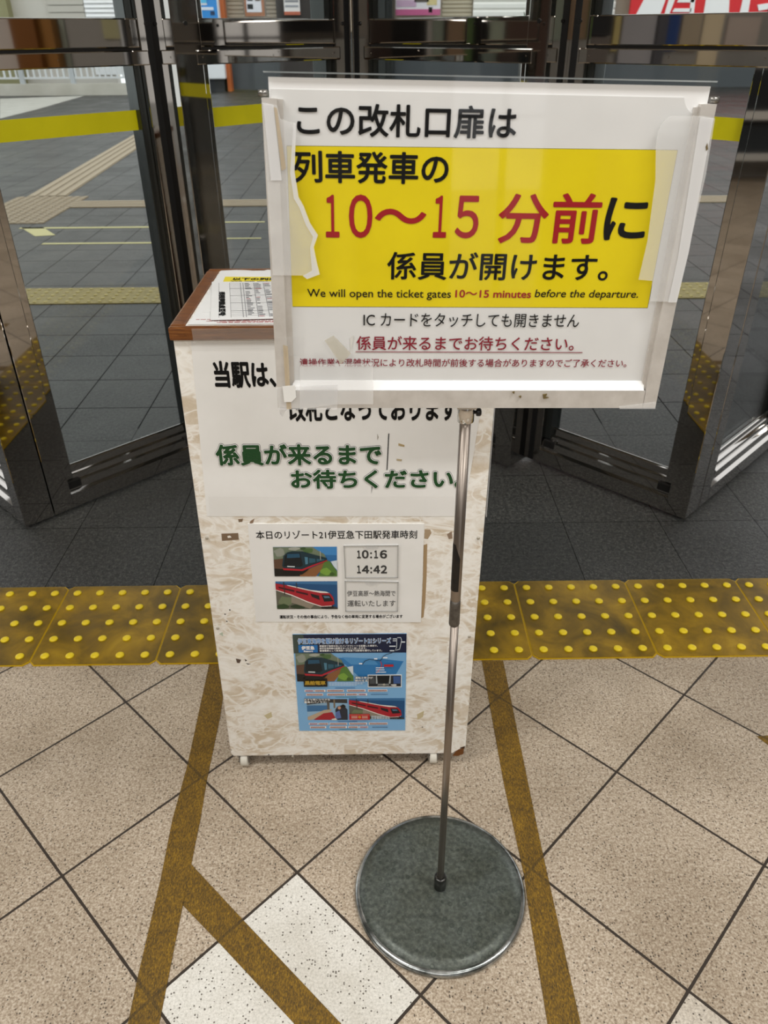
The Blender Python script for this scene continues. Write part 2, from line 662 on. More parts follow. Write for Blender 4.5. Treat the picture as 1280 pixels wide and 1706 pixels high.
# paler concrete bay on the far left of the forecourt
b = MB()
b.prism([(-6.5096, 15.1204), (-6.5469, 16.9216), (-6.7984, 20.6628), (-8.4509, 19.8802)] , lambda x, y, d: Vector((x, y, d)), 0.0, 0.006, mat_noise('pale_concrete', [(0.3, '#a9a69d'), (0.7, '#bdbab1')], 4, 0.7))
struct(b.build('trim_1', None, (-6, 18, 0)))
b = MB()
b.box((-5.5, -4.6, 2.85), (5.5, 2.4, 2.95), CEIL)
struct(b.build('ceiling', None, (0, -1, 2.85)))
b = MB()
b.box((-5.5, 2.28, 2.25), (5.5, 2.42, 2.85), WALLM)
struct(b.build('wall_front', None, (0, 2.35, 2.25)))
b = MB()
b.box((-9, 2.95, 3.2), (9, 5.0, 3.35), CEIL)  # unseen roof slab, added and trimmed to shade the paving nearest the doors
struct(b.build('added_shade_roof', None, (0, 6, 3.2)))

# back wall with a glazed street opening
b = MB()
for x0, x1, z0, z1 in ((-5.5, 0.92, 0, 2.85), (1.62, 5.5, 0, 2.85), (0.92, 1.62, 2.1, 2.85)):
    b.box((x0, -4.7, z0), (x1, -4.6, z1), WALLM)
wb = struct(b.build('wall_back', None, (0, -4.65, 0)))
for nm, x0, x1, z0, z1, h in (
        ('door_mullion', 1.27, 1.32, 0.0, 2.1, '#1c1c1c'), ('door_sill', 0.92, 1.62, 1.195, 1.225, '#6c7074'), ('dark_board', 1.63, 2.0, 0.0, 2.1, '#0c0c0d'),
        ('added_dark_panel', 0.24, 0.90, 1.262, 2.0, '#0d0f14'), ('grey_counter', 0.2, 0.91, 0.0, 1.26, '#55504b'), ('brown_cupboard', -0.34, -0.1, 0.0, 2.0, '#3a2c26'),  # dark upper panel added so that the centre door rails mirror black
        ('added_black_panel', -0.74, -0.35, 0.6, 2.0, '#070708'), ('white_sign', -0.80, -0.75, 0.6, 2.0, '#dcdcdc'), ('glass_case', -0.93, -0.81, 0.6, 2.0, '#a8b8ac'),  # black panel added in place of a figure mirrored in the rails
        ('dark_post', -0.97, -0.94, 0.0, 2.0, '#141414'), ('beige_board', -1.17, -0.98, 0.6, 2.0, '#b0967c'), ('green_notice', -1.26, -1.18, 0.9, 2.0, '#6a8c58'),
        ('black_cabinet', -1.60, -1.27, 0.0, 2.0, '#121214'), ('pale_notice', -1.78, -1.62, 0.9, 2.0, '#cfe0d0'), ('brick_panel', -2.3, -1.80, 0.0, 2.0, '#77625a')):
    q = MB()
    q.box((x0, -4.62, z0), (x1, -4.57, z1), flat(h, 0.6), None, 0.003)
    q.build(nm, wb)
b = MB()
b.box((-6, -14, -0.1), (8, -4.7, -0.02), flat('#a9a9a6', 0.8))
struct(b.build('floor_street', None, (1, -9, 0)))

# side walls, with the cupboards, panels and notices that the steel doors mirror
def side_wall(x, sgn, name, gaps, items):
    b = MB()
    prev = -4.6
    for g0, g1 in gaps + [(2.9, 2.9)]:
        b.box((min(x, x + sgn * 0.1), prev, 0), (max(x, x + sgn * 0.1), g0, 2.85), WALLM)
        if g1 > g0:
            b.box((min(x, x + sgn * 0.1), g0, 2.0), (max(x, x + sgn * 0.1), g1, 2.85), WALLM)
            b.box((min(x, x + sgn * 0.1), g0, 0), (max(x, x + sgn * 0.1), g1, 0.9), WALLM)
        prev = g1
    wl = struct(b.build(name, None, (x, -1, 0)))
    for nm, y0, y1, z0, z1, dp, h in items:
        q = MB()
        q.box((min(x, x - sgn * dp), y0, z0), (max(x, x - sgn * dp), y1, z1), flat(h, 0.6), bev=min(0.004, dp / 4))
        q.build(nm, wl)
    return wl


side_wall(5.4, 1, 'wall_right', [(1.35, 2.0)], [
    ('white_curtain', -0.75, -0.22, 0.9, 1.6, 0.05, '#d8cfc8'),
    ('wooden_cupboard', -0.20, 0.02, 0.0, 1.9, 0.30, '#7a4a14'),
    ('cupboard_shelf', 0.02, 0.14, 0.7, 1.42, 0.20, '#9a6a2e'),
    ('door_edge', 0.15, 0.20, 0.0, 2.0, 0.05, '#a8b0a2'),
    ('grey_partition', 0.21, 0.69, 0.0, 2.0, 0.04, '#a09d98'),
    ('poster', 0.55, 0.70, 1.22, 1.6, 0.06, '#b8b48a'),
    ('white_frame', 0.70, 0.725, 0.0, 2.0, 0.05, '#e4e6ea'),
    ('dark_doorway', 0.735, 1.30, 0.0, 2.0, 0.05, '#15161a'),
    ('window_sill', 1.35, 2.0, 0.9, 1.19, 0.10, '#8e8c88'),
    ('parked_van', 1.45, 1.8, 1.19, 1.25, 0.02, '#e8eaee'),
    ('added_dark_panel', 2.02, 2.30, 1.27, 1.8, 0.05, '#12141a'),  # dark panel added for the black shape in the mirrored rails
    ('grey_bench', 2.02, 2.60, 0.7, 1.24, 0.05, '#5c5650'),
    ('brown_board', 2.32, 2.75, 1.26, 1.8, 0.03, '#34302e')])
side_wall(-5.4, -1, 'wall_left', [], [
    ('dark_locker', 0.72, 1.02, 1.22, 2.0, 0.10, '#141518'),
    ('grey_locker', 0.72, 1.02, 0.0, 1.21, 0.10, '#6a625c'),
    ('yellow_notice', 0.62, 0.68, 1.1, 1.7, 0.03, '#c8b878'),
    ('grey_partition', 0.30, 0.61, 0.0, 2.0, 0.05, '#a5a4a8'),
    ('grey_post', 0.20, 0.29, 0.0, 2.0, 0.08, '#4c4c52'),
    ('blue_notice', 0.08, 0.19, 1.1, 1.8, 0.03, '#1d3f7c'),
    ('beige_poster', -0.12, 0.06, 1.1, 1.6, 0.03, '#a89a84'),
    ('cream_panel', -0.32, -0.14, 0.5, 1.8, 0.02, '#d8c8a8'),
    ('white_poster', -0.66, -0.36, 1.12, 1.36, 0.03, '#b8aaa0'),
    ('clothes_shelf', -1.3, -0.3, 0.55, 0.62, 0.35, '#d8d6d0'),
    ('dark_bags', -1.25, -0.35, 0.62, 0.95, 0.30, '#1c2024'),
    ('shelf_rack', -1.3, -0.3, 0.2, 0.26, 0.35, '#c8c6c0'),
    ('folded_bags', -1.2, -0.4, 0.26, 0.5, 0.28, '#2a3034'),
    ('brick_panel', 1.25, 1.62, 0.0, 2.0, 0.04, '#6a5850'),
    ('green_plant_board', 1.64, 1.72, 1.2, 1.7, 0.03, '#7c9a6a'),
    ('dark_pillar', 1.73, 1.85, 0.0, 2.0, 0.10, '#201e1e'),
    ('beige_board', 1.86, 2.02, 0.9, 1.8, 0.03, '#9a8468'),
    ('white_panel', 2.03, 2.20, 0.9, 1.8, 0.03, '#c8d0d4'),
    ('added_black_panel', 2.21, 2.62, 0.9, 1.8, 0.05, '#0a0a0b'),  # black panel added to give the right-hand rails a dark reflection
    ('brown_board', 2.63, 2.76, 1.2, 1.8, 0.03, '#4a2418')])

# ceiling lamps
for i, (x, y, p) in enumerate(LAMPS):
    t = thing('ceiling_light', (x, y, 2.85), 'flush white ceiling light panel above the ticket hall, out of the picture', 'light', 'ceiling lights of the hall')
    q = MB()
    q.box((x - 0.66, y - 0.19, 2.80), (x + 0.66, y + 0.19, 2.85), flat('#e8e8e6', 0.5), bev=0.004)
    q.build('lamp_housing', t)
    ld = bpy.data.lights.new('lamp_light', 'AREA')
    ld.shape = 'RECTANGLE'
    ld.size, ld.size_y = 1.25, 0.32
    ld.energy = p
    ld.color = (1.0, 0.99, 0.97)
    lo = bpy.data.objects.new('lamp_light', ld)
    COL.objects.link(lo)
    lo.parent = t
    lo.location = (0, 0, -0.055)

# ------------------------------------------------------------------ steel folding doors
def leaf(name, corner, d, n, L, front=0.065, rear=0.075, T=0.09, tape=(1.040, 1.090), bottom=True):
    """corner: foot of the front edge; d: along the leaf; n: front normal"""
    c, d, n = Vector(corner), Vector(d).normalized(), Vector(n).normalized()
    root = struct_empty(name, c)

    def P(s, z, t):
        return c + d * s - n * t + Vector((0, 0, z))
    mat = Matrix((d, -n, Vector((0, 0, 1)))).transposed().to_4x4()
    mat.translation = c

    def bx(s0, s1, t0, t1, z0, z1, m, nm, bev=0.0):
        q = MB()
        q.box((s0, t0, z0), (s1, t1, z1), m, mat, bev)
        return q.build(nm, root)
    TOP = 2.24
    bx(0, front, 0, T, 0.012, TOP, STEEL, 'stile', 0.002)
    bx(L - rear, L, 0, T, 0.012, TOP, STEEL, 'stile', 0.002)
    for s0, s1, bm_ in ((front, front + 0.026, STEEL), (L - rear - 0.022, L - rear, BEAD)):
        q = MB()
        q.box((s0, 0.018, 0.10), (s1, T - 0.018, TOP), bm_, mat, 0.002)
        q.build('glazing_bead', root)
    q = MB()
    prof = [(0.0, 0.014), (0.0, 0.060), (0.012, 0.066), (0.014, 0.088), (0.024, 0.092), (0.026, 0.108), (0.036, 0.112),
            (0.038, 0.132), (0.044, 0.136), (T - 0.044, 0.136), (T - 0.036, 0.112), (T - 0.024, 0.092), (T - 0.012, 0.066), (T, 0.060), (T, 0.014)]
    q.prism(prof, lambda t, z, s: P(s, z, t), front, L - rear, STEEL)
    q.build('bottom_rail', root)
    for s0 in (front + 0.002, L - rear - 0.045):
        bx(s0, s0 + 0.043, 0.010, 0.03, 0.070, 0.098, STEEL_DK, 'corner_block', 0.004)
    q = MB()
    q.box((front - 0.02, -0.002, 1.197), (L - rear + 0.02, T + 0.002, 1.232), STEEL, mat, 0.003)
    for s0 in (front + 0.0, (L + front - rear) / 2, L - rear - 0.01):
        mm = mat @ Matrix.Translation((s0, -0.002, 1.2145)) @ Matrix.Rotation(math.pi / 2, 4, 'X')
        r = bmesh.ops.create_cone(q.bm, cap_ends=True, segments=12, radius1=0.0035, radius2=0.002, depth=0.003)
        bmesh.ops.transform(q.bm, matrix=mm, verts=r['verts'])
    q.build('glazing_rail', root)
    bx(front, L - rear, 0.004, T - 0.004, 1.238, 1.304, STEEL, 'middle_rail', 0.003)
    bx(front, L - rear, 0.008, T - 0.008, 1.232, 1.238, STEEL_DK, 'rail_gap')
    bx(front, L - rear, 0, T, 2.17, TOP, STEEL, 'top_rail', 0.002)
    bx(L - 0.030, L - 0.010, -0.0012, T, 0.013, TOP - 0.001, RUBBER, 'rubber_seal', 0.001)
    bx(front, L - rear, 0.041, 0.049, 0.13, 1.20, GLASS, 'glass_pane')
    bx(front, L - rear, 0.041, 0.049, 1.30, 2.18, GLASS, 'glass_pane')
    bx(front + 0.022, L - rear - 0.016, 0.0395, 0.0405, tape[0], tape[1], YTAPE, 'warning_tape')
    q = MB()
    for s0 in (front * 0.5, L - rear * 0.5):
        mm = mat @ Matrix.Translation((s0, -0.001, 1.292)) @ Matrix.Rotation(math.pi / 2, 4, 'X')
        r = bmesh.ops.create_cone(q.bm, cap_ends=True, segments=16, radius1=0.006, radius2=0.005, depth=0.004)
        bmesh.ops.transform(q.bm, matrix=mm, verts=r['verts'])
        q.mi(STEEL_DK)
    q.build('lock_cap', root)
    return root


r2 = 1.0
LC, RC = (-1.058, 1.953, 0), (0.932, 1.953, 0)
leaf('door_1', LC, (-1, 1, 0), (-1, -1, 0), 0.72)
leaf('door_2', (-1.058 + 0.066, 1.953 + 0.066, 0), (1, 1, 0), (1, -1, 0), 0.585, front=0.062, rear=0.05)
leaf('door_3', (-0.516, 2.354, 0), (1, 1, 0), (1, -1, 0), 0.640, front=0.085, rear=0.070, T=0.1)
leaf('door_4', (0.450, 2.2955, 0), (-1, 1, 0), (-1, -1, 0), 0.725, front=0.065, rear=0.075, T=0.1)
leaf('door_5', RC, (-1, 1, 0), (-1, -1, 0), 0.585, front=0.065, rear=0.055)
leaf('door_6', (0.932 + 0.0665, 1.953 + 0.0665, 0), (1, 1, 0), (1, -1, 0), 0.70, front=0.062)

# ------------------------------------------------------------------ tactile strip on the threshold
def plate_mesh(parent_none, x0, y0, wid, dep, n, rad, hgt, m, mb_, me_, name, zt=0.004):
    q = MB()
    ch = 0.012
    g = 0.0006
    out = [(x0 + g + ch, y0), (x0 + wid - g - ch, y0), (x0 + wid - g, y0 + ch), (x0 + wid - g, y0 + dep - ch), (x0 + wid - g - ch, y0 + dep),
           (x0 + g + ch, y0 + dep), (x0 + g, y0 + dep - ch), (x0 + g, y0 + ch)]
    q.prism(out, lambda x, y, d: Vector((x, y, d)), 0.0002, zt - 0.001, me_)
    ins = []
    cx, cy = x0 + wid / 2, y0 + dep / 2
    for x, y in out:
        ins.append((cx + (x - cx) * 0.988, cy + (y - cy) * 0.988))
    q.prism(ins, lambda x, y, d: Vector((x, y, d)), zt - 0.001, zt, m)
    i = q.mi(mb_)
    for a in range(n):
        for c in range(n):
            px, py = x0 + wid * (a + 0.5) / n, y0 + dep * (c + 0.5) / n
            prof = [(rad, 0.0), (rad * 0.93, hgt * 0.55), (rad * 0.72, hgt * 0.9), (rad * 0.45, hgt)]
            q.lathe([(r, zt + z) for r, z in prof], (px, py, 0), mb_, 16)
    return q.build(name, None, (cx, cy, 0))


SX, SY = -0.8325, 1.363
plate_lab = {
    -2: 'worn yellow tactile plate left of the picture edge, mirrored in the left door',
    -1: 'worn yellow tactile plate, leftmost one in the strip, cut by the picture edge',
    0: 'worn yellow tactile plate, second from the left, whole, before the left door foot',
    1: 'worn yellow tactile plate half hidden by the left side of the white cabinet',
    2: 'worn yellow tactile plate in the strip, wholly behind the white cabinet',
    3: 'worn yellow tactile plate just emerging at the right side of the white cabinet',
    4: 'worn yellow tactile plate, whole, first clear of the cabinet on the right',
    5: 'worn yellow tactile plate, whole, below the foot of the right folding door',
    6: 'worn yellow tactile plate, rightmost one in the strip, cut by the picture edge',
    7: 'worn yellow tactile plate beyond the right picture edge'}
for k in range(-2, 8):
    tag(plate_mesh(None, SX + 0.3 * k, SY, 0.3, 0.304, 5, 0.0108, 0.0045, TACT, TACT_B, TACT_E, 'tactile_plate'),
        plate_lab[k], 'tactile paving', 'tactile plates across the doorway')

# floor tapes
def ftape(pts, name, label):
    q = MB()
    q.prism(pts, lambda x, y, d: Vector((x, y, d)), 0.0001, 0.0012, TAPE_F)
    cx = sum(p[0] for p in pts) / len(pts)
    cy = sum(p[1] for p in pts) / len(pts)
    tag(q.build(name, None, (cx, cy, 0)), label, 'floor tape', 'yellow brown tapes on the tiles')


ftape([(-0.4036, 1.3659), (-0.3949, 1.0660), (-0.3975, 0.9379), (-0.3915, 0.8116), (-0.3894, 0.6498), (-0.3857, 0.5501), (-0.3385, 0.5494), (-0.3402, 0.6354), (-0.3423, 0.7668), (-0.3429, 0.8443), (-0.3441, 0.9365), (-0.3481, 1.0279), (-0.3498, 1.1969), (-0.3593, 1.3651)],
      'floor_tape', 'long brownish yellow floor tape running down beside the left of the cabinet')
ftape([(-0.3422, 0.8431), (-0.2340, 0.7387), (-0.0666, 0.5792), (-0.0349, 0.5485), (-0.1061, 0.5496), (-0.1362, 0.5794), (-0.2686, 0.7013), (-0.3430, 0.7679)],
      'floor_tape', 'short slanting brownish yellow tape branching right off the left tape')
ftape([(0.2447, 1.3617), (0.2455, 1.0159), (0.2530, 0.8098), (0.2504, 0.7441), (0.2481, 0.5741), (0.2469, 0.5401), (0.2973, 0.5393), (0.2980, 0.5733), (0.2948, 0.8148), (0.2942, 0.8806), (0.2944, 1.1297), (0.2955, 1.3607)],
      'floor_tape', 'long brownish yellow floor tape passing the right of the round stand base')
ftape([(0.7990, 1.120), (0.8350, 1.060), (0.9000, 1.070), (0.9, 1.125)],
      'floor_tape', 'scrap of brownish yellow floor tape at the right picture edge')

# ================================================================== CABINET
CB = thing('reception_cabinet', (-0.064, 1.215, 0), 'white marbled cabinet on castors with wooden top edging, covered in notices, before the doors', 'cabinet')
fr = [(-0.2995, 0.036), (0.1508, 0.036), (0.1590, 0.036), (0.1712, 0.050), (0.1775, 0.904), (-0.2855, 0.904)]
fr = [(-0.2955, 0.036), (0.1475, 0.035), (0.1500, 0.040), (0.1590, 0.043), (0.1618, 0.051), (0.1717, 0.055), (0.1775, 0.904), (-0.2855, 0.904), (-0.2990, 0.056), (-0.2965, 0.053), (-0.2993, 0.049), (-0.2985, 0.042)]
q = MB()
q.prism(fr, lambda x, z, d: Vector((x, d, z)), 1.058, 1.066, VINYL)
q.build('front_panel', CB)
q = MB()
bd = [(-0.2995, 0.038), (0.1708, 0.038), (0.1768, 0.904), (-0.2850, 0.904)]
q.prism(bd, lambda x, z, d: Vector((x, d, z)), 1.066, 1.362, mat_noise('brown_board_edge', [(0.4, '#4a2a14'), (0.7, '#6a3d1c')], 40, 0.7))
q.build('carcass', CB)
for sx in (-1, 1):
    q = MB()
    xx = (lambda z, e: (-0.2997 + 0.0160 * (z - 0.038) - e) if sx < 0 else (0.1710 + 0.0069 * (z - 0.038) + e))
    pts = [(1.059, 0.040), (1.362, 0.040), (1.362, 0.904), (1.059, 0.904)]
    v0 = [Vector((xx(z, 0.0), y, z)) for y, z in pts]
    v1 = [Vector((xx(z, 0.0006), y, z)) for y, z in pts]
    q.face(v0, VINYL)
    q.face(v1[::-1], VINYL)
    for k in range(4):
        q.face([v0[k], v0[(k + 1) % 4], v1[(k + 1) % 4], v1[k]], VINYL)
    q.build('side_panel', CB)
# wooden top edging: front, back, sides with rounded corners
zt0, zt1 = 0.9035, 0.9225
q = MB(); q.box((-0.2905, 1.0525, zt0), (0.1835, 1.0640, zt1), WOOD, None, 0.003); q.build('edge_trim', CB)
q = MB(); q.box((-0.2890, 1.3570, zt0), (0.1835, 1.3700, zt1), WOOD, None, 0.003); q.build('edge_trim', CB)
q = MB(); q.box((-0.2905, 1.0640, zt0), (-0.2680, 1.3570, zt1), WOOD, None, 0.003); q.build('edge_trim', CB)
q = MB(); q.box((0.1610, 1.0640, zt0), (0.1835, 1.3570, zt1), WOOD, None, 0.003); q.build('edge_trim', CB)
q = MB(); q.box((-0.268, 1.064, 0.904), (0.161, 1.357, 0.9215), VINYL); q.build('top_panel', CB)
# castors
for x in (-0.276, 0.108):
    for y in (1.070, 1.335):
        q = MB()
        q.box((x - 0.014, y - 0.009, 0.030), (x + 0.014, y + 0.016, 0.038), flat('#8a8884', 0.35, 0.8), None, 0.001)
        for e in (-0.0105, 0.0085):
            q.box((x + e, y - 0.010, 0.012), (x + e + 0.002, y + 0.010, 0.032), flat('#8a8884', 0.35, 0.8))
        c_ = q.build('castor', CB)
        q = MB()
        q.lathe([(0.012, -0.0075), (0.0165, -0.0070), (0.0172, -0.004), (0.0172, 0.004), (0.0165, 0.0070), (0.012, 0.0075)], (x, y, 0.0173), flat('#d6d2c6', 0.45), 24, 'X')
        q.build('wheel', c_)

FP = Plane((0, 1.058, 0), (1, 0, 0), (0, 0, 1))
# worn patches, screws
def patch(pts, h, name='worn_patch', d=0.0003):
    return sheet(FP, pts, 0.0, d, flat(h, 0.8), name, CB)


patch([(-0.2570, 0.5731), (-0.2293, 0.5739), (-0.2297, 0.5608), (-0.2577, 0.5588)], '#7c6650')
patch([(-0.2477, 0.5682), (-0.2436, 0.5693), (-0.2411, 0.5657), (-0.2471, 0.5646)], '#eeeae0', d=0.0006)
patch([(-0.2265, 0.6008), (-0.2186, 0.6018), (-0.2202, 0.5961), (-0.2261, 0.5950)], '#7c6650')
patch([(-0.2074, 0.5970), (-0.2001, 0.6016), (-0.2028, 0.5935), (-0.2089, 0.5912)], '#8c745e')
patch([(0.0766, 0.5455), (0.0826, 0.5478), (0.0832, 0.4805), (0.0823, 0.4283), (0.0800, 0.3904), (0.0758, 0.3877), (0.0770, 0.4806)], '#a48a66')
patch([(0.0779, 0.5766), (0.0868, 0.5765), (0.0890, 0.5693), (0.0833, 0.5574), (0.0773, 0.5587)], '#a99376')
patch([(0.1149, 0.5666), (0.1226, 0.5724), (0.1242, 0.5580), (0.1182, 0.5569)], '#8f7a66')
patch([(-0.2629, 0.2980), (-0.2533, 0.2949), (-0.2575, 0.2861), (-0.2618, 0.2877)], '#5c4a3e')
patch([(-0.2466, 0.2963), (-0.2425, 0.2932), (-0.2461, 0.2904)], '#3c3028')
patch([(-0.2454, 0.2859), (-0.2367, 0.2842), (-0.2424, 0.2828)], '#3c3028')
patch([(-0.2243, 0.1494), (-0.2095, 0.1589), (-0.2083, 0.1457), (-0.2181, 0.1393)], '#c9bd98')
patch([(0.0726, 0.1468), (0.0863, 0.1564), (0.0844, 0.1399), (0.0740, 0.1319)], '#c6b894')
patch([(-0.2866, 0.3576), (-0.2797, 0.3617), (-0.2797, 0.3518)], '#b9c2b0')
patch([(0.1465, 0.0268), (0.1531, 0.0409), (0.1590, 0.0461), (0.1686, 0.0477), (0.1681, 0.0317), (0.1586, 0.0265)], '#6c4014', 'chipped_corner', 0.0004)
for x, z in [(-0.2817, 0.5651), (-0.2871, 0.3716), (0.1671, 0.5586), (0.1636, 0.3442), (-0.1764, 0.0337), (0.0029, 0.0298)]:
    scr = MB()
    scr.lathe([(0.0028, -0.0015), (0.0024, -0.0024), (0.001, -0.0028)], (x, 1.058, z), flat('#b8b2a4', 0.4, 0.6), 14, 'Y')
    scr.build('screw', CB)
for x, z in [(-0.2706, 0.4030), (-0.2611, 0.4124), (-0.2693, 0.3866), (-0.2244, 0.0382), (0.0612, 0.0357), (0.1001, 0.0296), (0.0838, 0.1115)]:
    hol = MB()
    hol.lathe([(0.0014, -0.0004), (0.0008, -0.0006)], (x, 1.058, z), flat('#2a2018', 0.9), 10, 'Y')
    hol.build('staple_hole', CB)

ROT = -0.010
# big poster
po = sheet(FP, [(-0.2619, 0.9015), (0.1665, 0.8980), (0.1400, 0.6015), (-0.2763, 0.6073)], 0.0, 0.0006, PAPER_G, 'notice_poster', CB)
T_ = lambda a, b_, d: FP(a, b_, d)
text('当駅は、列車別', T_, -0.2353, -0.0480, 0.8290, 0.8710, BLACK, po, 0.0010, 0.035, ROT, ref=0.035)
text('改札となっております', T_, -0.1302, 0.1206, 0.7731, 0.8160, BLACK, po, 0.0010, 0.035, ROT, ref=0.035)
for s_, bb in (('係員が来るまで', (-0.2472, 0.0063, 0.7009, 0.7359)), ('お待ちください。', (-0.1345, 0.1355, 0.6576, 0.6903))):
    for k, (m_, bo, lb) in enumerate(((BLACK, 0.076, 'thin black outline of the green lettering'), (WHITE, 0.063, 'white inner outline of the green lettering'), (GREEN, 0.034, 'dark green lettering'))):
        text(s_, T_, *bb, m_, po, 0.0009 + 0.0005 * k, bo, ROT, ref=0.0, label=lb)
for pts, h in (([(0.0180, 0.7527), (0.0198, 0.7527), (0.0169, 0.6901), (0.0150, 0.6890)], '#4a4a4a'), ([(0.0337, 0.7361), (0.0429, 0.7329), (0.0429, 0.7298), (0.0337, 0.7320)], '#b09a70'), ([(0.0310, 0.7091), (0.0394, 0.7079), (0.0385, 0.7047), (0.0310, 0.7059)], '#b8a888'),
               ([(0.0015, 0.7529), (0.0033, 0.7467), (0.0014, 0.7417)], '#9a9488'), ([(-0.1981, 0.7203), (-0.1963, 0.7203), (-0.1977, 0.7056), (-0.1996, 0.7056)], '#b49a78'), ([(-0.0088, 0.6709), (-0.0070, 0.6577), (-0.0091, 0.6467)], '#8a8a88')):
    sheet(FP, pts, 0.0006, 0.0009, flat(h, 0.8), 'scuff_mark', po)
# clear tape over the poster edges and wood
sheet(FP, [(-0.2660, 0.8870), (-0.2660, 0.9010), (0.150, 0.9010), (0.150, 0.8870)], 0.0007, 0.0012, TAPE_C, 'clear_tape', CB)
sheet(FP, [(-0.2570, 0.9010), (-0.2570, 0.9215), (0.150, 0.9215), (0.150, 0.9010)], 0.0060, 0.0064, TAPE_B, 'clear_tape', CB)
sheet(FP, [(-0.2720, 0.6020), (-0.2690, 0.6440), (0.1430, 0.6390), (0.1400, 0.5950)], 0.0007, 0.0010, mat_see('clear_film_tape', (0.95, 0.95, 0.94, 1), 0.015), 'clear_tape', CB)
# plastic sleeve on the right side, its edge standing out past the front corner
q = MB()
q.prism([(1.10, 0.60), (1.055, 0.582), (1.055, 0.845), (1.10, 0.86)], lambda y, z, d: Vector((0.1775 + d + (1.10 - y) * 0.10, y + 0.03, z)), 0.0, 0.001, mat_see('milky_plastic_sleeve', (0.75, 0.76, 0.78, 1), 0.45))
q.build('plastic_sleeve', CB)

# timetable card with two pictures and two clear pockets
card = sheet(FP, [(-0.2117, 0.5924), (0.0766, 0.5884), (0.0754, 0.3794), (-0.2178, 0.3857)], 0.0, 0.0012, PAPER_G, 'timetable_card', CB)
cd = 0.0015
text('本日のリゾート21伊豆急下田駅発車時刻', T_, -0.2004, 0.0652, 0.5608, 0.5775, BLACK, card, cd, 0.010, ROT)
text('運転状況・その他の事由により、予告なく他の車両に変更する場合がございます', T_, -0.1749, 0.0427, 0.3909, 0.3992, BLACK, card, cd, 0.022, ROT)


def quad_map(pl, TL, TR, BR, BL):
    def f_(a, b_, d=0.0):   # a right, b down, 0..1
        t = (1 - b_) * ((1 - a) * Vector(TL) + a * Vector(TR)) + b_ * ((1 - a) * Vector(BL) + a * Vector(BR))
        return pl(t.x, t.y, d)
    return f_


def picture(name, parent, qm, d0, polys, label=None, step=0.00008):
    q = MB()
    d = d0
    for pts, h in polys:
        vs = [qm(a, b_, d) for a, b_ in pts]
        q.face(vs, flat(h, 0.4))
        d += step
    # backing edge so that the print has body
    q.prism([(0, 0), (1, 0), (1, 1), (0, 1)], qm, d0 - 0.0003, d0 - 0.00005, flat(polys[0][1], 0.4))
    o = q.build(name, parent)
    if label:
        o['label'] = label
    return o


FULL = [(0, 0), (1, 0), (1, 1), (0, 1)]


def blob(cx, cy, rx, ry, seed, n=9):
    rr = random.Random(seed)
    return [(min(1, max(0, cx + rx * math.cos(6.283 * k / n) * rr.uniform(.7, 1.1))), min(1, max(0, cy + ry * math.sin(6.283 * k / n) * rr.uniform(.7, 1.1)))) for k in range(n)]


black_train = [(FULL, '#2a6ba5'), ([(0.62, 0.0), (1, 0), (1, 0.28), (0.70, 0.26)], '#3f86c4'),
               ([(0, 0), (0.62, 0), (0.70, 0.12), (0.80, 0.24), (0.85, 0.46), (0.4, 0.5), (0, 0.5)], '#6f7c66'),
               (blob(0.1, 0.18, 0.10, 0.16, 1), '#8f9488'), (blob(0.33, 0.06, 0.10, 0.06, 2), '#a5a79b'), (blob(0.55, 0.12, 0.09, 0.10, 3), '#4d6a3c'),
               (blob(0.47, 0.05, 0.05, 0.05, 4), '#3c5430'),
               ([(0, 0.42), (0.16, 0.38), (0.16, 0.8), (0, 0.85)], '#5f4434'), ([(0, 0.72), (0.42, 0.80), (0.42, 1), (0, 1)], '#16130f'),
               ([(0.42, 0.86), (0.74, 0.56), (0.86, 0.44), (0.74, 0.80), (0.66, 1), (0.40, 1)], '#8a5a34'),
               ([(0.70, 1), (0.80, 0.50), (0.88, 0.46), (0.95, 0.68), (1, 0.82), (1, 1)], '#557a34'), (blob(0.82, 0.82, 0.09, 0.14, 5), '#79a03e'), (blob(0.92, 0.92, 0.05, 0.07, 6), '#3f5c26'),
               ([(0.90, 0.48), (1, 0.44), (1, 0.78), (0.95, 0.66)], '#cfdbe2'),
               ([(0.13, 0.62), (0.16, 0.28), (0.22, 0.17), (0.30, 0.13), (0.46, 0.14), (0.62, 0.24), (0.84, 0.36), (0.84, 0.44), (0.60, 0.62), (0.46, 0.76), (0.16, 0.74)], '#13303a'),
               ([(0.16, 0.55), (0.18, 0.30), (0.23, 0.20), (0.42, 0.19), (0.46, 0.60), (0.42, 0.66), (0.15, 0.64)], '#081318'),
               ([(0.22, 0.22), (0.41, 0.21), (0.42, 0.34), (0.21, 0.36)], '#1f4c66'),
               ([(0.49, 0.32), (0.54, 0.33), (0.54, 0.56), (0.50, 0.58)], '#4d7c92'), ([(0.56, 0.36), (0.66, 0.38), (0.66, 0.50), (0.56, 0.54)], '#2b5668'), ([(0.68, 0.38), (0.80, 0.40), (0.80, 0.43), (0.68, 0.49)], '#2b5668'),
               ([(0.14, 0.70), (0.44, 0.74), (0.60, 0.60), (0.84, 0.425), (0.84, 0.455), (0.60, 0.66), (0.45, 0.80), (0.15, 0.77)], '#b3202c'),
               ([(0.21, 0.62), (0.33, 0.63), (0.33, 0.67), (0.21, 0.66)], '#c9d0d2'),
               ([(0.15, 0.77), (0.45, 0.80), (0.56, 0.71), (0.52, 0.80), (0.44, 0.92), (0.14, 0.90)], '#0c0b0a'),
               ([(0.735, 0.12), (0.742, 0.12), (0.745, 0.42), (0.738, 0.42)], '#c8c4bc')]
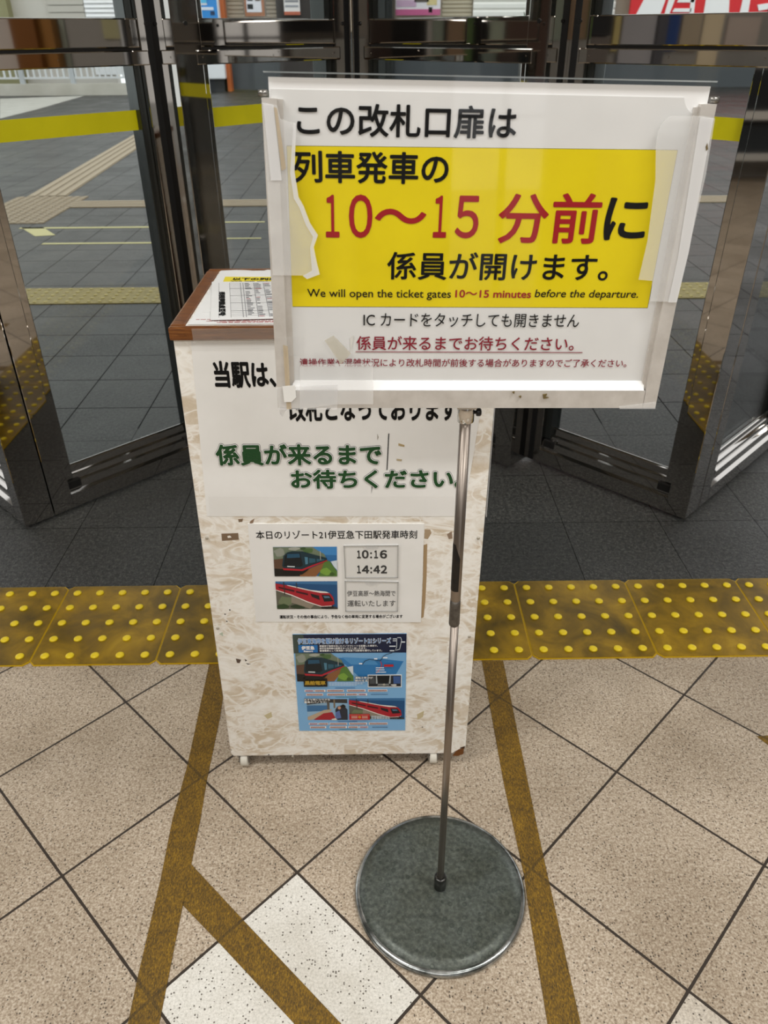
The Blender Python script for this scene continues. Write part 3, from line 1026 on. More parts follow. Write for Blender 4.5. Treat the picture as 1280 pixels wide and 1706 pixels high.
red_train = [(FULL, '#1d4f7e'), ([(0, 0), (1, 0), (1, 0.12), (0, 0.06)], '#3a6f9e'),
             ([(0, 0.22), (0.3, 0.5), (0.62, 0.8), (0.95, 0.95), (1, 1), (0, 1)], '#5f5d50'), (blob(0.14, 0.7, 0.13, 0.2, 11), '#6f7a5a'), (blob(0.10, 0.9, 0.12, 0.1, 12), '#2f4424'),
             (blob(0.35, 0.9, 0.14, 0.1, 13), '#2b3a22'), ([(0.25, 0.52), (0.62, 0.84), (0.55, 0.98), (0.24, 0.75)], '#8f8474'),
             ([(0.66, 0.86), (0.95, 0.90), (1, 0.96), (1, 1), (0.8, 1)], '#3c3a36'),
             ([(0, 0.06), (0.22, 0.14), (0.52, 0.30), (0.72, 0.40), (0.88, 0.42), (0.93, 0.56), (0.95, 0.80), (0.90, 0.88), (0.74, 0.90), (0.52, 0.72), (0.25, 0.46), (0, 0.28)], '#a81d2a'),
             ([(0.18, 0.11), (0.28, 0.15), (0.55, 0.29), (0.82, 0.36), (0.87, 0.41), (0.72, 0.40), (0.50, 0.30), (0.2, 0.14)], '#e6e2dc'),
             ([(0.56, 0.42), (0.70, 0.50), (0.71, 0.66), (0.58, 0.54)], '#20141a'), ([(0.74, 0.47), (0.87, 0.48), (0.93, 0.70), (0.78, 0.72)], '#10161e'),
             ([(0.77, 0.51), (0.86, 0.52), (0.88, 0.58), (0.79, 0.59)], '#51708a'),
             ([(0.05, 0.17), (0.30, 0.30), (0.30, 0.36), (0.05, 0.22)], '#35101a'), ([(0.33, 0.32), (0.52, 0.42), (0.52, 0.48), (0.33, 0.38)], '#35101a'),
             ([(0, 0.27), (0.25, 0.45), (0.52, 0.71), (0.74, 0.88), (0.90, 0.86), (0.90, 0.885), (0.74, 0.91), (0.51, 0.74), (0.24, 0.48), (0, 0.295)], '#eadfd8'),
             ([(0.72, 0.90), (0.92, 0.88), (0.94, 0.95), (0.74, 0.97)], '#15100f'),
             ([(0.128, 0.0), (0.142, 0.0), (0.150, 0.46), (0.136, 0.46)], '#37332e'), ([(0.333, 0.02), (0.345, 0.02), (0.35, 0.20), (0.338, 0.20)], '#37332e')]
picture('train_picture', card, quad_map(FP, *[(-0.1744, 0.5461), (-0.0680, 0.5451), (-0.0698, 0.4842), (-0.1763, 0.4858)]), 0.0016, black_train, 'printed picture of a black train on a coast line')
picture('train_picture', card, quad_map(FP, *[(-0.1762, 0.4743), (-0.0702, 0.4733), (-0.0715, 0.4126), (-0.1778, 0.4137)]), 0.0016, red_train, 'printed picture of a red train beside the sea')
POCK = mat_see('clear_vinyl_pocket', (0.9, 0.9, 0.9, 1), 0.04)
for cor, lines, lab in (([(-0.0568, 0.5480), (0.0345, 0.5479), (0.0343, 0.4800), (-0.0566, 0.4808)], ((('1', (-0.0349, -0.0284, 0.5213, 0.5379)), ('0', (-0.0268, -0.0153, 0.5209, 0.5384)), ('：', (-0.0130, -0.0098, 0.5210, 0.5339)), ('1', (-0.0062, 0.0003, 0.5209, 0.5375)), ('6', (0.0034, 0.0155, 0.5204, 0.5379))), (('1', (-0.0356, -0.0290, 0.4900, 0.5070)), ('4', (-0.0275, -0.0147, 0.4898, 0.5068)), ('：', (-0.0132, -0.0100, 0.4896, 0.5029)), ('4', (-0.0081, 0.0036, 0.4895, 0.5065)), ('2', (0.0046, 0.0154, 0.4893, 0.5066)))), 'clear pocket holding a slip with two departure times'),
                        ([(-0.0573, 0.4750), (0.0349, 0.4716), (0.0341, 0.4062), (-0.0584, 0.4077)], (('伊豆高原～熱海間で', (-0.0540, 0.0298, 0.4404, 0.4529)), ('運転いたします', (-0.0542, 0.0298, 0.4177, 0.4318))), 'clear pocket holding a slip about the line section')):
    q = MB()
    q.prism(cor, FP, 0.0013, 0.0022, flat('#e4e3df', 0.5))
    pk = q.build('slip_pocket', card)
    pk['label'] = lab
    for ln in lines:
        if isinstance(ln[0], tuple):
            chars([(c_.translate(str.maketrans('012456', '０１２４５６')), bx) for c_, bx in ln], T_, BLACK, pk, 0.0024, 0.045)
        else:
            text(ln[0], T_, *ln[1], BLACK, pk, 0.0024, 0.008, ROT)
    q = MB()
    q.prism(cor, FP, 0.0026, 0.0030, POCK)
    # raised rim with thumb notch
    TLc, TRc, BRc, BLc = [Vector(c_) for c_ in cor]
    for a_, c_ in ((TLc, TRc), (TRc, BRc), (BRc, BLc), (BLc, TLc)):
        dd = (c_ - a_).normalized()
        nn = Vector((-dd.y, dd.x)) * 0.0012
        q.prism([a_, c_, c_ - nn, a_ - nn], lambda a, b_, d: FP(a, b_, d), 0.0024, 0.0036, flat('#a9a9a6', 0.25))
    mid = (TLc + TRc) / 2
    arc = [(mid.x + 0.013 * math.cos(math.pi + math.pi * k / 10), mid.y - 0.001 + 0.008 * math.sin(math.pi + math.pi * k / 10)) for k in range(11)]
    q.prism(arc, FP, 0.0030, 0.0034, TAPE_W)
    o_ = q.build('pocket_film', card)

# blue train flyer
fq = [(-0.1551, 0.3548), (0.0502, 0.3532), (0.0499, 0.1033), (-0.1585, 0.1063)]
fl = sheet(FP, fq, 0.0, 0.0010, flat('#7fb2dd', 0.35), 'train_flyer', CB)
FM = quad_map(FP, *fq)
def sub(qm, x0, y0, x1, y1):
    return lambda a, b_, d=0.0: qm(x0 + (x1 - x0) * a, y0 + (y1 - y0) * b_, d)


def uvt(px, py):    # place inside the flyer, fractions
    return ((px - 45) / 1155.0, (py - 98) / 980.0)


def fsub(x0, y0, x1, y1):
    a, b_ = uvt(x0, y0)
    c_, e_ = uvt(x1, y1)
    return sub(FM, a, b_, c_, e_)


picture('picture_panel', fl, fsub(45, 98, 1200, 275), 0.0014, [(FULL, '#141d3c'), ([(0, 0), (0.09, 0), (0.14, 1), (0, 1)], '#3c4a44')])
picture('train_picture', fl, fsub(60, 275, 1195, 550), 0.0014, [(FULL, '#78acd8'), ([(0.38, 0.16), (0.8, 0.22), (0.98, 0.30), (0.9, 0.85), (0.6, 0.95)], '#2f78b4'), ([(0.42, 0.14), (0.70, 0.20), (0.75, 0.42), (0.5, 0.4)], '#4d90c6')]
        + [([(a * 0.52, b_) for a, b_ in pts], h) for pts, h in black_train[2:]], 'printed picture of a black train on a coast line')
picture('train_picture', fl, fsub(595, 730, 1190, 950), 0.0014, red_train, 'printed picture of a red train beside the sea')
picture('cabin_picture', fl, fsub(145, 735, 577, 955), 0.0014, [
    (FULL, '#8fb3cf'), ([(0, 0.3), (0.55, 0.3), (0.55, 0.56), (0, 0.60)], '#3b6e9c'), ([(0, 0), (1, 0), (1, 0.2), (0.5, 0.16), (0, 0.26)], '#33302e'),
    ([(0, 0.86), (0.42, 0.52), (0.62, 0.48), (0.55, 0.64), (0.1, 1), (0, 1)], '#b9a48a'), ([(0.14, 1), (0.4, 0.68), (0.62, 0.62), (0.72, 1)], '#a3202c'),
    ([(0.50, 0), (0.56, 0), (0.56, 0.5), (0.50, 0.5)], '#5f5a54'), ([(0.66, 0), (0.70, 0), (0.70, 0.42), (0.66, 0.42)], '#7a6a54'),
    ([(0.70, 1), (0.70, 0.5), (0.76, 0.34), (0.84, 0.30), (0.92, 0.32), (1, 0.5), (1, 1)], '#262a36'), (blob(0.80, 0.40, 0.05, 0.09, 21), '#c69478'), (blob(0.90, 0.34, 0.06, 0.09, 22), '#1a1512'),
    ([(0.70, 0.62), (0.80, 0.54), (0.84, 0.9), (0.70, 0.95)], '#5a6fa6'), ([(0.6, 0.95), (0.7, 0.9), (0.74, 1), (0.6, 1)], '#d8d2c8')])
picture('cabin_picture', fl, fsub(800, 488, 1155, 615), 0.0016, [
    (FULL, '#f0f2f2'), ([(0.02, 0.06), (0.98, 0.06), (0.98, 0.94), (0.02, 0.94)], '#23252a'), ([(0.26, 0.10), (0.64, 0.10), (0.62, 0.62), (0.28, 0.62)], '#0e1014'),
    ([(0.24, 0.06), (0.27, 0.06), (0.29, 0.7), (0.24, 0.7)], '#aab0b2'), ([(0.65, 0.06), (0.68, 0.06), (0.67, 0.7), (0.62, 0.7)], '#aab0b2'), ([(0.75, 0.12), (0.96, 0.12), (0.96, 0.7), (0.76, 0.7)], '#3c5a92'),
    ([(0.04, 0.12), (0.20, 0.12), (0.22, 0.7), (0.06, 0.7)], '#4a4d50'), ([(0.3, 0.7), (0.62, 0.7), (0.64, 0.86), (0.28, 0.86)], '#7a7d7c'), (blob(0.48, 0.78, 0.05, 0.1, 31), '#b0aca0'), (blob(0.78, 0.8, 0.1, 0.1, 32), '#c6c6c2')])
def ftext(s_, x0, y0, x1, y1, m_, d=0.0024, bold=0.02, ref=None, par=None):
    a, b_ = uvt(x0, y1)
    c_, e_ = uvt(x1, y0)
    return text(s_, lambda u, v, dd: FM(u, 1 - v, dd), a, c_, 1 - b_, 1 - e_, m_, par or fl, d, bold, ref=ref)


picture('logo_panel', fl, fsub(97, 195, 293, 265), 0.0022, [(FULL, '#1f6fb4')])
picture('logo_panel', fl, fsub(128, 516, 375, 600), 0.0034, [(FULL, '#15120e')])
lp = picture('logo_panel', fl, fsub(595, 888, 815, 950), 0.0034, [(FULL, '#b8141c'), ([(0.1, 0.3), (0.40, 0.3), (0.40, 0.75), (0.1, 0.75)], '#c8867a'), ([(0.62, 0.3), (0.9, 0.3), (0.9, 0.75), (0.62, 0.75)], '#c8867a'),
                                                    (blob(0.51, 0.5, 0.07, 0.24, 41), '#e8a83c'), (blob(0.51, 0.5, 0.03, 0.12, 42), '#3c1410'),
                                                    ([(0.05, 0.08), (0.95, 0.08), (0.95, 0.14), (0.05, 0.14)], '#e0867a'), ([(0.05, 0.86), (0.95, 0.86), (0.95, 0.92), (0.05, 0.92)], '#e0867a')])
SKYB = flat('#2f8ad2', 0.5)
ftext('伊豆東海岸を駆け抜けるリゾート21シリーズ', 95, 130, 1040, 182, WHITE, 0.0026, 0.07, 0.0)
ftext('伊豆東海岸を駆け抜けるリゾート21シリーズ', 95, 130, 1040, 182, SKYB, 0.0030, 0.012, 0.0)
ftext('伊豆急', 128, 200, 262, 236, WHITE, 0.0030, 0.05)
ftext('Resort', 150, 241, 244, 258, WHITE, 0.0030, 0.05)
ftext('展望席や海側を向いたパノラマシートを配置した車両で、', 312, 194, 905, 212, WHITE, 0.0026, 0.02)
ftext('東伊豆海岸線の絶景をゆったりと楽しめます。', 312, 216, 790, 234, WHITE, 0.0026, 0.02)
ftext('普通電車として熱海駅～伊豆急下田駅間を運行しています。', 312, 238, 950, 257, WHITE, 0.0026, 0.02)
ftext('黒船電車', 140, 532, 358, 575, flat('#b8952c', 0.5), 0.0050, 0.05)
for s_, bb in (('運転士気分が', (668, 495, 852, 517)), ('味わえる!', (668, 524, 808, 545)), ('大きな窓にひろがる', (122, 715, 395, 737)), ('最高のパノラマ!', (122, 742, 355, 764))):
    ftext(s_, *bb, BLACK, 0.0042, 0.08, 0.0)
    ftext(s_, *bb, WHITE, 0.0046, 0.02, 0.0)
# small print, train diagrams, route map of the flyer
fd = MB()
def fbar(x0, y0, x1, y1, h, d=0.0020):
    q4 = fsub(x0, y0, x1, y1)
    fd.face([q4(a, b_, d) for a, b_ in FULL], flat(h, 0.5))


for y, xe in ((562, 760), (574, 750), (587, 680), (914, 1150), (927, 1100), (940, 1110)):
    x = 390 if y < 700 else 830
    fd = MB()
    while x < xe:
        fbar(x, y, min(x + 26, xe), y + 6, '#cfe2f2')
        x += 30
    fd.build('small_print', fl)
for y, segs in ((634, ((132, 228, '#8c3f6e'), (236, 352, '#9c5a50'), (366, 545, '#9c5a50'), (578, 775, '#9c5a50'), (800, 1005, '#9c5a50'))), (673, ((145, 325, '#9c5a50'), (366, 556, '#9c5a50'), (568, 690, '#9c5a50'), (698, 790, '#8c3f6e'))),
                (985, ((155, 250, '#8c3f6e'), (258, 365, '#9c5a50'), (378, 570, '#9c5a50'), (590, 785, '#9c5a50'), (805, 1008, '#9c5a50'))), (1022, ((165, 340, '#9c5a50'), (378, 566, '#9c5a50'), (580, 690, '#9c5a50'), (700, 795, '#8c3f6e')))):
    fd = MB()
    for x0, x1, h in segs:
        fbar(x0, y, x1, y + 24, '#f0ece8')
        x = x0 + 8
        while x < x1 - 12:
            fbar(x, y + 4, x + 8, y + 20, h, 0.0023)
            x += 12
    fd.build('car_diagram', fl)
for x0, x1, y, h in ((455, 665, 616, '#24538c'), (455, 680, 711, '#2f7f86'), (470, 680, 970, '#24538c'), (480, 680, 1057, '#2f7f86'), (830, 1010, 684, '#2a4a72'), (840, 1010, 1034, '#2a4a72')):
    fd = MB()
    fbar(x0, y, x1, y + 5, h)
    fd.build('divider_line', fl)
fd = MB()
def fline(pts, wd, h, d):
    for (x0, y0), (x1, y1) in zip(pts, pts[1:]):
        l = math.hypot(x1 - x0, y1 - y0)
        nx, ny = -(y1 - y0) / l * wd, (x1 - x0) / l * wd
        fd.face([FM(*uvt(x, y), d) for x, y in ((x0 + nx, y0 + ny), (x1 + nx, y1 + ny), (x1 - nx, y1 - ny), (x0 - nx, y0 - ny))], flat(h, 0.5))


fline([(745, 380), (775, 345), (820, 330), (880, 338), (930, 345), (945, 330), (965, 300), (1000, 282), (1050, 270), (1090, 240), (1130, 180)], 3, '#22303c', 0.0036)
fline([(1100, 130), (1100, 215), (1085, 245), (1130, 235), (1150, 150), (1140, 125), (1105, 125)], 3, '#c8d0d8', 0.0036)
fline([(935, 350), (948, 385), (925, 430), (890, 465)], 4, '#b8343c', 0.0036)
for x0, y0, x1, y1, h in ((970, 380, 1068, 402, '#b8242c'), (712, 364, 745, 376, '#f4f6f8'), (868, 318, 902, 330, '#f4f6f8'), (960, 308, 1005, 319, '#f4f6f8'), (885, 408, 970, 416, '#e8eef4'), (885, 428, 975, 436, '#e8eef4'), (885, 450, 990, 458, '#e8eef4'), (1060, 132, 1095, 140, '#d8e0e8'), (1060, 150, 1095, 158, '#d8e0e8'), (1025, 200, 1090, 210, '#d8e0e8'), (1150, 160, 1185, 172, '#d8e0e8'), (1030, 242, 1075, 252, '#d8e0e8')):
    fbar(x0, y0, x1, y1, h, 0.0038)
fd.build('route_map', fl)

# ------------------------------------------------------------------ papers on the cabinet top
def flat_sheet(pts, z, name, m, label, cat, grp=None, th=0.0006):
    q = MB()
    q.prism(pts, lambda x, y, d: Vector((x, y, d)), z, z + th, m)
    cx = sum(p[0] for p in pts) / len(pts)
    cy = sum(p[1] for p in pts) / len(pts)
    return tag(q.build(name, None, (cx, cy, z)), label, cat, grp)


flat_sheet([(-0.2660, 1.3560), (-0.240, 1.3590), (-0.222, 1.3570), (-0.205, 1.3520), (-0.192, 1.3530), (-0.186, 1.3590), (-0.17, 1.3550), (-0.02, 1.358), (0.15, 1.356), (0.15, 1.12), (-0.2640, 1.14)], 0.9217, 'torn_sheet', PAPER,
           'white torn-edged sheet lying along the back of the cabinet top', 'paper')
red_sheet = flat_sheet([(-0.2650, 1.0660), (0.155, 1.0660), (0.155, 1.15), (-0.2640, 1.17)], 0.9225, 'red_text_sheet', PAPER, 'white sheet with rows of small red text peeking out under the timetable', 'paper')
rs = MB()
rr = random.Random(3)
for k, y in enumerate((1.0705, 1.0735, 1.0775, 1.0815, 1.0855)):
    x = -0.225 + 0.012 * (k % 2) - 0.008 * k
    while x < 0.14:
        l = rr.uniform(0.004, 0.011)
        rs.face([Vector((a, b_, 0.9233)) for a, b_ in ((x, y), (x + l, y), (x + l, y + 0.0020), (x, y + 0.0020))], flat('#b05a58', 0.6))
        x += l + 0.0016
rs.build('text_rows', red_sheet)
ys = flat_sheet([(-0.2660, 1.3190), (-0.02, 1.3100), (-0.02, 1.12), (-0.255, 1.12)], 0.9234, 'yellow_notice', PAPER, 'white sheet with a yellow headline band behind the timetable on the cabinet', 'paper')
yb = MB()
yb.prism([(-0.2510, 1.3090), (-0.03, 1.2985), (-0.03, 1.16), (-0.2440, 1.16)], lambda x, y, d: Vector((x, y, d)), 0.9240, 0.9243, flat('#e6d436', 0.5))
ybo = yb.build('yellow_band', ys)
TP = Plane((0, 0, 0), (1, -0.045, 0), (0.03, 1, 0))
text('以下の列車発車の10分前', lambda a, b_, d: Vector((a, b_ - 0.045 * (a + 0.23), d)), -0.236, -0.07, 1.2860, 1.3005, BLACK, ys, 0.9246, 0.04)
text('We will open the ticket gates before', lambda a, b_, d: Vector((a, b_ - 0.045 * (a + 0.23), d)), -0.238, -0.05, 1.2775, 1.2825, BLACK, ys, 0.9246, 0.03)
tt = flat_sheet([(-0.2672, 1.2739), (0.02, 1.2700), (0.055, 1.0900), (-0.2343, 1.0770)], 0.9250, 'train_timetable', PAPER, 'white timetable sheet with ruled columns on top of the papers on the cabinet', 'paper')
TM = lambda a, b_, d: (1 - b_) * ((1 - a) * Vector((-0.2672, 1.2739, d)) + a * Vector((0.02, 1.2700, d))) + b_ * ((1 - a) * Vector((-0.2343, 1.0770, d)) + a * Vector((0.055, 1.0900, d)))
tr_ = MB()
def tbar(x0, y0, x1, y1, h):
    tr_.face([TM(a, b_, 0.9259) for a, b_ in ((x0, y0), (x1, y0), (x1, y1), (x0, y1))], flat(h, 0.6))


rr = random.Random(9)
for x in (0.04, 0.10, 0.16, 0.175, 0.235, 0.29, 0.345, 0.40, 0.455, 0.51, 0.565, 0.62, 0.675, 0.73, 0.785, 0.84, 0.9, 0.95):
    tbar(x, 0.04, x + (0.004 if x > 0.1 else 0.002), 0.96, '#9a9a9c')
y = 0.04
k = 0
while y < 0.96:
    th = 0.007 if k % 5 == 4 else 0.0035
    tbar(0.10, y, 0.96, y + th, '#55565a' if k % 5 == 4 else '#a4a4a8')
    x = 0.18
    while x < 0.95:
        if rr.random() < 0.75:
            tbar(x + 0.006, y + 0.012, x + rr.uniform(0.022, 0.044), y + 0.026, rr.choice(('#66666a', '#4a4a4e', '#8a8a8e', '#b06a70') if rr.random() < 0.3 else ('#6a6a6e', '#88888c')))
        x += 0.055
    y += 0.04
    k += 1
tr_.build('ruled_columns', tt)
text('伊豆急線時刻表', lambda a, b_, d: TM(0.058 + b_, 0.96 - a, d), 0.04, 0.66, -0.018, 0.018, BLACK, tt, 0.9260, 0.05)

# ================================================================== SIGN STAND
PX, PY = 0.1010, 0.7842
ST = thing('sign_stand', (PX, PY, 0), 'floor sign on a thin steel pole with round grey base, in front of the cabinet', 'sign')
q = MB()
q.lathe([(0.1380, 0.0002), (0.1465, 0.0015), (0.1480, 0.0060), (0.1462, 0.0105), (0.1420, 0.0130), (0.1395, 0.0128)], (PX, PY + 0.001, 0), RIM, 96)
rim = q.build('base_rim', ST)
q = MB()
q.lathe([(0.1396, 0.0004), (0.1396, 0.0128), (0.120, 0.0142), (0.070, 0.0158), (0.020, 0.0166), (0.011, 0.0166)], (PX, PY + 0.001, 0), DISC, 96)
q.build('base', ST)
q = MB()
q.lathe([(0.0104, 0.0164), (0.0104, 0.0440), (0.0096, 0.0462), (0.0062, 0.0462)], (PX, PY, 0), flat('#4a4a48', 0.3, 0.9), 32)
q.build('socket', ST)
q = MB()
q.lathe([(0.0056, 0.03), (0.0056, 0.612)], (PX - 0.0002, PY, 0), POLE, 32)
q.lathe([(0.0064, 0.607), (0.0066, 0.609), (0.0066, 0.9200)], (PX - 0.0010, PY, 0), POLE, 32)
q.build('pole', ST)
q = MB()
random.seed(4)
for k in range(24):
    a0, a1 = math.radians(-200 + 130 * k / 24), math.radians(-200 + 130 * (k + 1) / 24)
    zb, ztp = 0.665, 0.737 - 0.020 * max(0, (k - 13)) / 10
    q.face([Vector((PX - 0.001 + 0.0069 * math.cos(a), PY + 0.0069 * math.sin(a), z)) for a, z in ((a0, zb), (a1, zb), (a1, ztp), (a0, ztp))], RESID)
o = q.build('tape_residue', ST)
o['label'] = 'black sticky residue on the pole'
q = MB()
q.lathe([(0.0067, 0.606), (0.0072, 0.608), (0.0070, 0.640), (0.0068, 0.6480)], (PX - 0.001, PY, 0), RESID_G, 28)
o = q.build('tape_wrap', ST)
o['label'] = 'grey worn tape wrapped round the pole joint'
q = MB()
q.lathe([(0.0074, 0.9010), (0.0094, 0.9020), (0.0094, 0.9210), (0.0085, 0.9228)], (PX - 0.001, PY, 0), CHROME, 36)
col = q.build('collar', ST)
q = MB()
q.lathe([(0.002, 0.0085), (0.002, 0.0115), (0.0042, 0.0115), (0.0046, 0.013), (0.0046, 0.0160), (0.003, 0.0172)], (PX - 0.001, PY, 0.9125), STEEL_DK, 20, 'X')
kn = q.build('clamp_screw', ST)

XV = Vector((0.99920, 0.03030, -0.02510))
UV = Vector((0.02370, 0.04380, 0.99880))
SP = Plane((0.1008, 0.77, 0.9246), XV, UV)
BD = {}
q = MB()
cut = [(-0.2003, 0.0005), (0.2003, 0.0005), (0.2003, 0.3098), (-0.2003, 0.3103)]
q.prism(cut, SP, -0.018, -0.0055, PLATE)
board = q.build('sign_board', ST)
q = MB()
q.box((PX - 0.012, PY - 0.010, 0.9200), (PX + 0.010, PY + 0.004, 0.9290), ALU, None, 0.001)
q.build('sign_bracket', ST)
# frame rails
q = MB()
q.prism([(-0.2066, 0.0005), (-0.1945, 0.0005), (-0.1930, 0.2935), (-0.2066, 0.2940)], SP, -0.020, 0.0015, ALU)
q.prism([(-0.1945, 0.0195), (-0.1880, 0.0290), (-0.1880, 0.2930), (-0.1930, 0.2932)], SP, -0.010, -0.0022, ALU)
q.build('frame_rail', ST)
q = MB()
q.prism([(0.1926, 0.0002), (0.2067, 0.0002), (0.2064, 0.2958), (0.1922, 0.2956)], SP, -0.020, 0.0015, ALU)
q.prism([(0.1880, 0.0290), (0.1926, 0.0195), (0.1922, 0.2932), (0.1880, 0.2930)], SP, -0.010, -0.0022, ALU)
q.build('frame_rail', ST)
q = MB()
q.prism([(-0.1940, 0.0000), (0.1922, 0.0000), (0.1922, 0.0196), (-0.1940, 0.0196)], SP, -0.020, 0.0012, ALU)
q.build('frame_rail', ST)
q = MB()
q.prism([(0.0, 0.0198), (0.0010, 0.0200), (-0.0040, 0.0290), (-0.0060, 0.0290)], lambda d, v, u: SP(u, v, d), -0.1900, 0.1905, PLATE)  # up-tilted lip of the metal rail, highlight put into its white colour
o = q.build('frame_ridge', ST)
o['label'] = 'inner lip of the bottom frame rail, its highlight put into the white colour'

# notice sheet
arc = [(0.1770 + 0.0, 0.3010)]
arc = [(0.1955 - 0.0185 * math.cos(math.radians(a)), 0.3045 - 0.0185 * math.sin(math.radians(a))) for a in range(12, 96, 12)]
ns = [(-0.1945, 0.0290), (0.1930, 0.0290)] + [(0.1930, 0.2880)] + arc[::-1][1:] + [(0.1768, 0.3005), (-0.1990, 0.3010)]
sh = sheet(SP, ns, -0.0055, -0.0050, PAPER_N, 'notice_sheet', ST)
yq = [(-0.1862, 0.2550), (0.1803, 0.2568), (0.1795, 0.1086), (-0.1870, 0.1077)]
ygrow = [(-0.1866, 0.1072), (0.1800, 0.1082), (0.1807, 0.2572), (-0.1866, 0.2555)]
sheet(SP, ygrow, -0.0050, -0.00485, flat('#6b6206', 0.5), 'panel_outline', sh)
yp = sheet(SP, yq, -0.0050, -0.0047, YEL, 'yellow_panel', sh)
ft_ = lambda a, b_, d: SP(a, b_, d)
LD = -0.0044
for s_, bb, m_, bo, sl in (
        ('この改札口扉は', (-0.1764, 0.0253, 0.2636, 0.2908), BLACK, 0.020, 0.0),
        ('列車発車の', (-0.1812, -0.0353, 0.2240, 0.2517), BLACK, 0.022, 0.0),
        ('分前', (0.0157, 0.1162, 0.1712, 0.2182), RED, 0.016, 0.0),
        ('に', (0.1208, 0.1629, 0.1751, 0.2148), BLACK, 0.022, 0.0),
        ('係員が開けます。', (-0.0916, 0.1324, 0.1352, 0.1625), BLACK, 0.016, 0.0),
        ('We will open the ticket gates', (-0.1716, -0.0261, 0.1149, 0.1254), BLACK, 0.006, 0.0),
        ('10～15 minutes', (-0.0217, 0.0562, 0.1178, 0.1256), RED, 0.020, 0.0),
        ('before the departure.', (0.0603, 0.1676, 0.1163, 0.1266), BLACK, 0.006, 0.12),
        ('IC カードをタッチしても開きません', (-0.1149, 0.1099, 0.0874, 0.1017), BLACK, 0.004, 0.0),
        ('係員が来るまでお待ちください。', (-0.1222, 0.1080, 0.0625, 0.0776), DRED, 0.012, 0.0),
        ('遺操作業や混雑状況により改札時間が前後する場合がありますのでご了承ください。', (-0.1819, 0.1682, 0.0445, 0.0534), DRED, 0.010, 0.0)):
    text(s_, ft_, *bb, m_, sh, LD, bo, 0.0, sl)
chars([('１', (-0.1518, -0.1386, 0.1750, 0.2138)), ('０', (-0.1294, -0.1067, 0.1748, 0.2144)), ('～', (-0.1044, -0.0545, 0.1884, 0.2020)), ('１', (-0.0475, -0.0345, 0.1758, 0.2143)), ('５', (-0.0263, -0.0033, 0.1755, 0.2146))], ft_, RED, sh, LD, 0.016)
sheet(SP, [(-0.1230, 0.0603), (0.1182, 0.0603), (0.1182, 0.0610), (-0.1230, 0.0610)], LD - 0.0002, LD, DRED, 'underline', sh)
sheet(SP, [(-0.1278, 0.0608), (-0.1247, 0.0787), (-0.1290, 0.0755)], LD - 0.0001, LD, flat('#dcdad4'), 'scuff_mark', sh)

# clear acrylic cover with rounded top corners
ac = [(-0.2000, 0.0215), (0.2000, 0.0215)]
ac += [(0.2040, 0.0300), (0.2040, 0.3075)] + [(0.1980 + 0.006 * math.cos(math.radians(a)), 0.3075 + 0.006 * math.sin(math.radians(a))) for a in (30, 60, 90)]
ac += [(-0.1980 + 0.006 * math.cos(math.radians(a)), 0.3080 + 0.006 * math.sin(math.radians(a))) for a in (90, 120, 150, 180)] + [(-0.2040, 0.0300)]
ac = [(-0.1925, 0.0300), (0.1920, 0.0300), (0.1920, 0.2960), (0.2045, 0.2965), (0.2045, 0.3085)] + [(0.1985 + 0.006 * math.cos(math.radians(a)), 0.3085 + 0.006 * math.sin(math.radians(a))) for a in (30, 60, 90)] + \
     [(-0.1985 + 0.006 * math.cos(math.radians(a)), 0.3090 + 0.006 * math.sin(math.radians(a))) for a in (90, 120, 150)] + [(-0.2045, 0.3090), (-0.2045, 0.2955), (-0.1925, 0.2955)]
sheet(SP, ac, -0.0036, -0.0020, ACRYL, 'acrylic_cover', ST)
q = MB()
q.prism([(-0.2040, 0.3135), (0.2040, 0.3130), (0.2045, 0.3142), (-0.2045, 0.3147)], SP, -0.018, -0.0020, flat('#a2a8a8', 0.15))
q.build('acrylic_edge', ST)
for u, v in ((-0.2058, 0.2975), (0.2062, 0.2990)):
    q = MB()
    c_ = SP(u, v, -0.006)
    q.lathe([(0.0028, -0.004), (0.0032, 0.0), (0.0028, 0.004)], tuple(c_), flat('#8f8d88', 0.3, 0.8), 14, 'X')
    q.build('cover_pin', ST)

# tapes stuck on the sign
TD = 0.0020
def stape(pts, m, d=TD, lab=None, name='clear_tape'):
    o = sheet(SP, pts, d, d + 0.0003, m, name, ST)
    if lab:
        o['label'] = lab
    return o


stape([(-0.2062, 0.2906), (-0.1930, 0.2880), (-0.1903, 0.2775), (-0.1770, 0.2743), (-0.1800, 0.2521), (-0.1813, 0.2344), (-0.1783, 0.2110), (-0.1740, 0.2042), (-0.1683, 0.1886), (-0.1611, 0.1777), (-0.1660, 0.1676), (-0.1624, 0.1506), (-0.1602, 0.1420), (-0.1716, 0.1378), (-0.1751, 0.1401), (-0.1857, 0.1400), (-0.2046, 0.1399)], TAPE_W, TD, 'whitish tape with a torn right edge on the left of the sign')
stape([(-0.1791, 0.2743), (-0.1764, 0.2743), (-0.1796, 0.2344), (-0.1766, 0.2121), (-0.1723, 0.2047), (-0.1665, 0.1891), (-0.1593, 0.1782), (-0.1637, 0.1670), (-0.1606, 0.1506), (-0.1584, 0.1414), (-0.1710, 0.1366), (-0.1751, 0.1395), (-0.1660, 0.1448), (-0.1672, 0.1664), (-0.1640, 0.1765), (-0.1706, 0.1875), (-0.1763, 0.2031), (-0.1811, 0.2110), (-0.1836, 0.2328)], TAPE_W2, TD + 0.0004, 'crinkled white torn edge of the left tape')
stape([(-0.2052, 0.2897), (-0.1962, 0.2889), (-0.1917, 0.2265), (-0.2017, 0.2264)], TAPE_W2, TD + 0.0005, 'cloudy tape strip along the left frame rail')
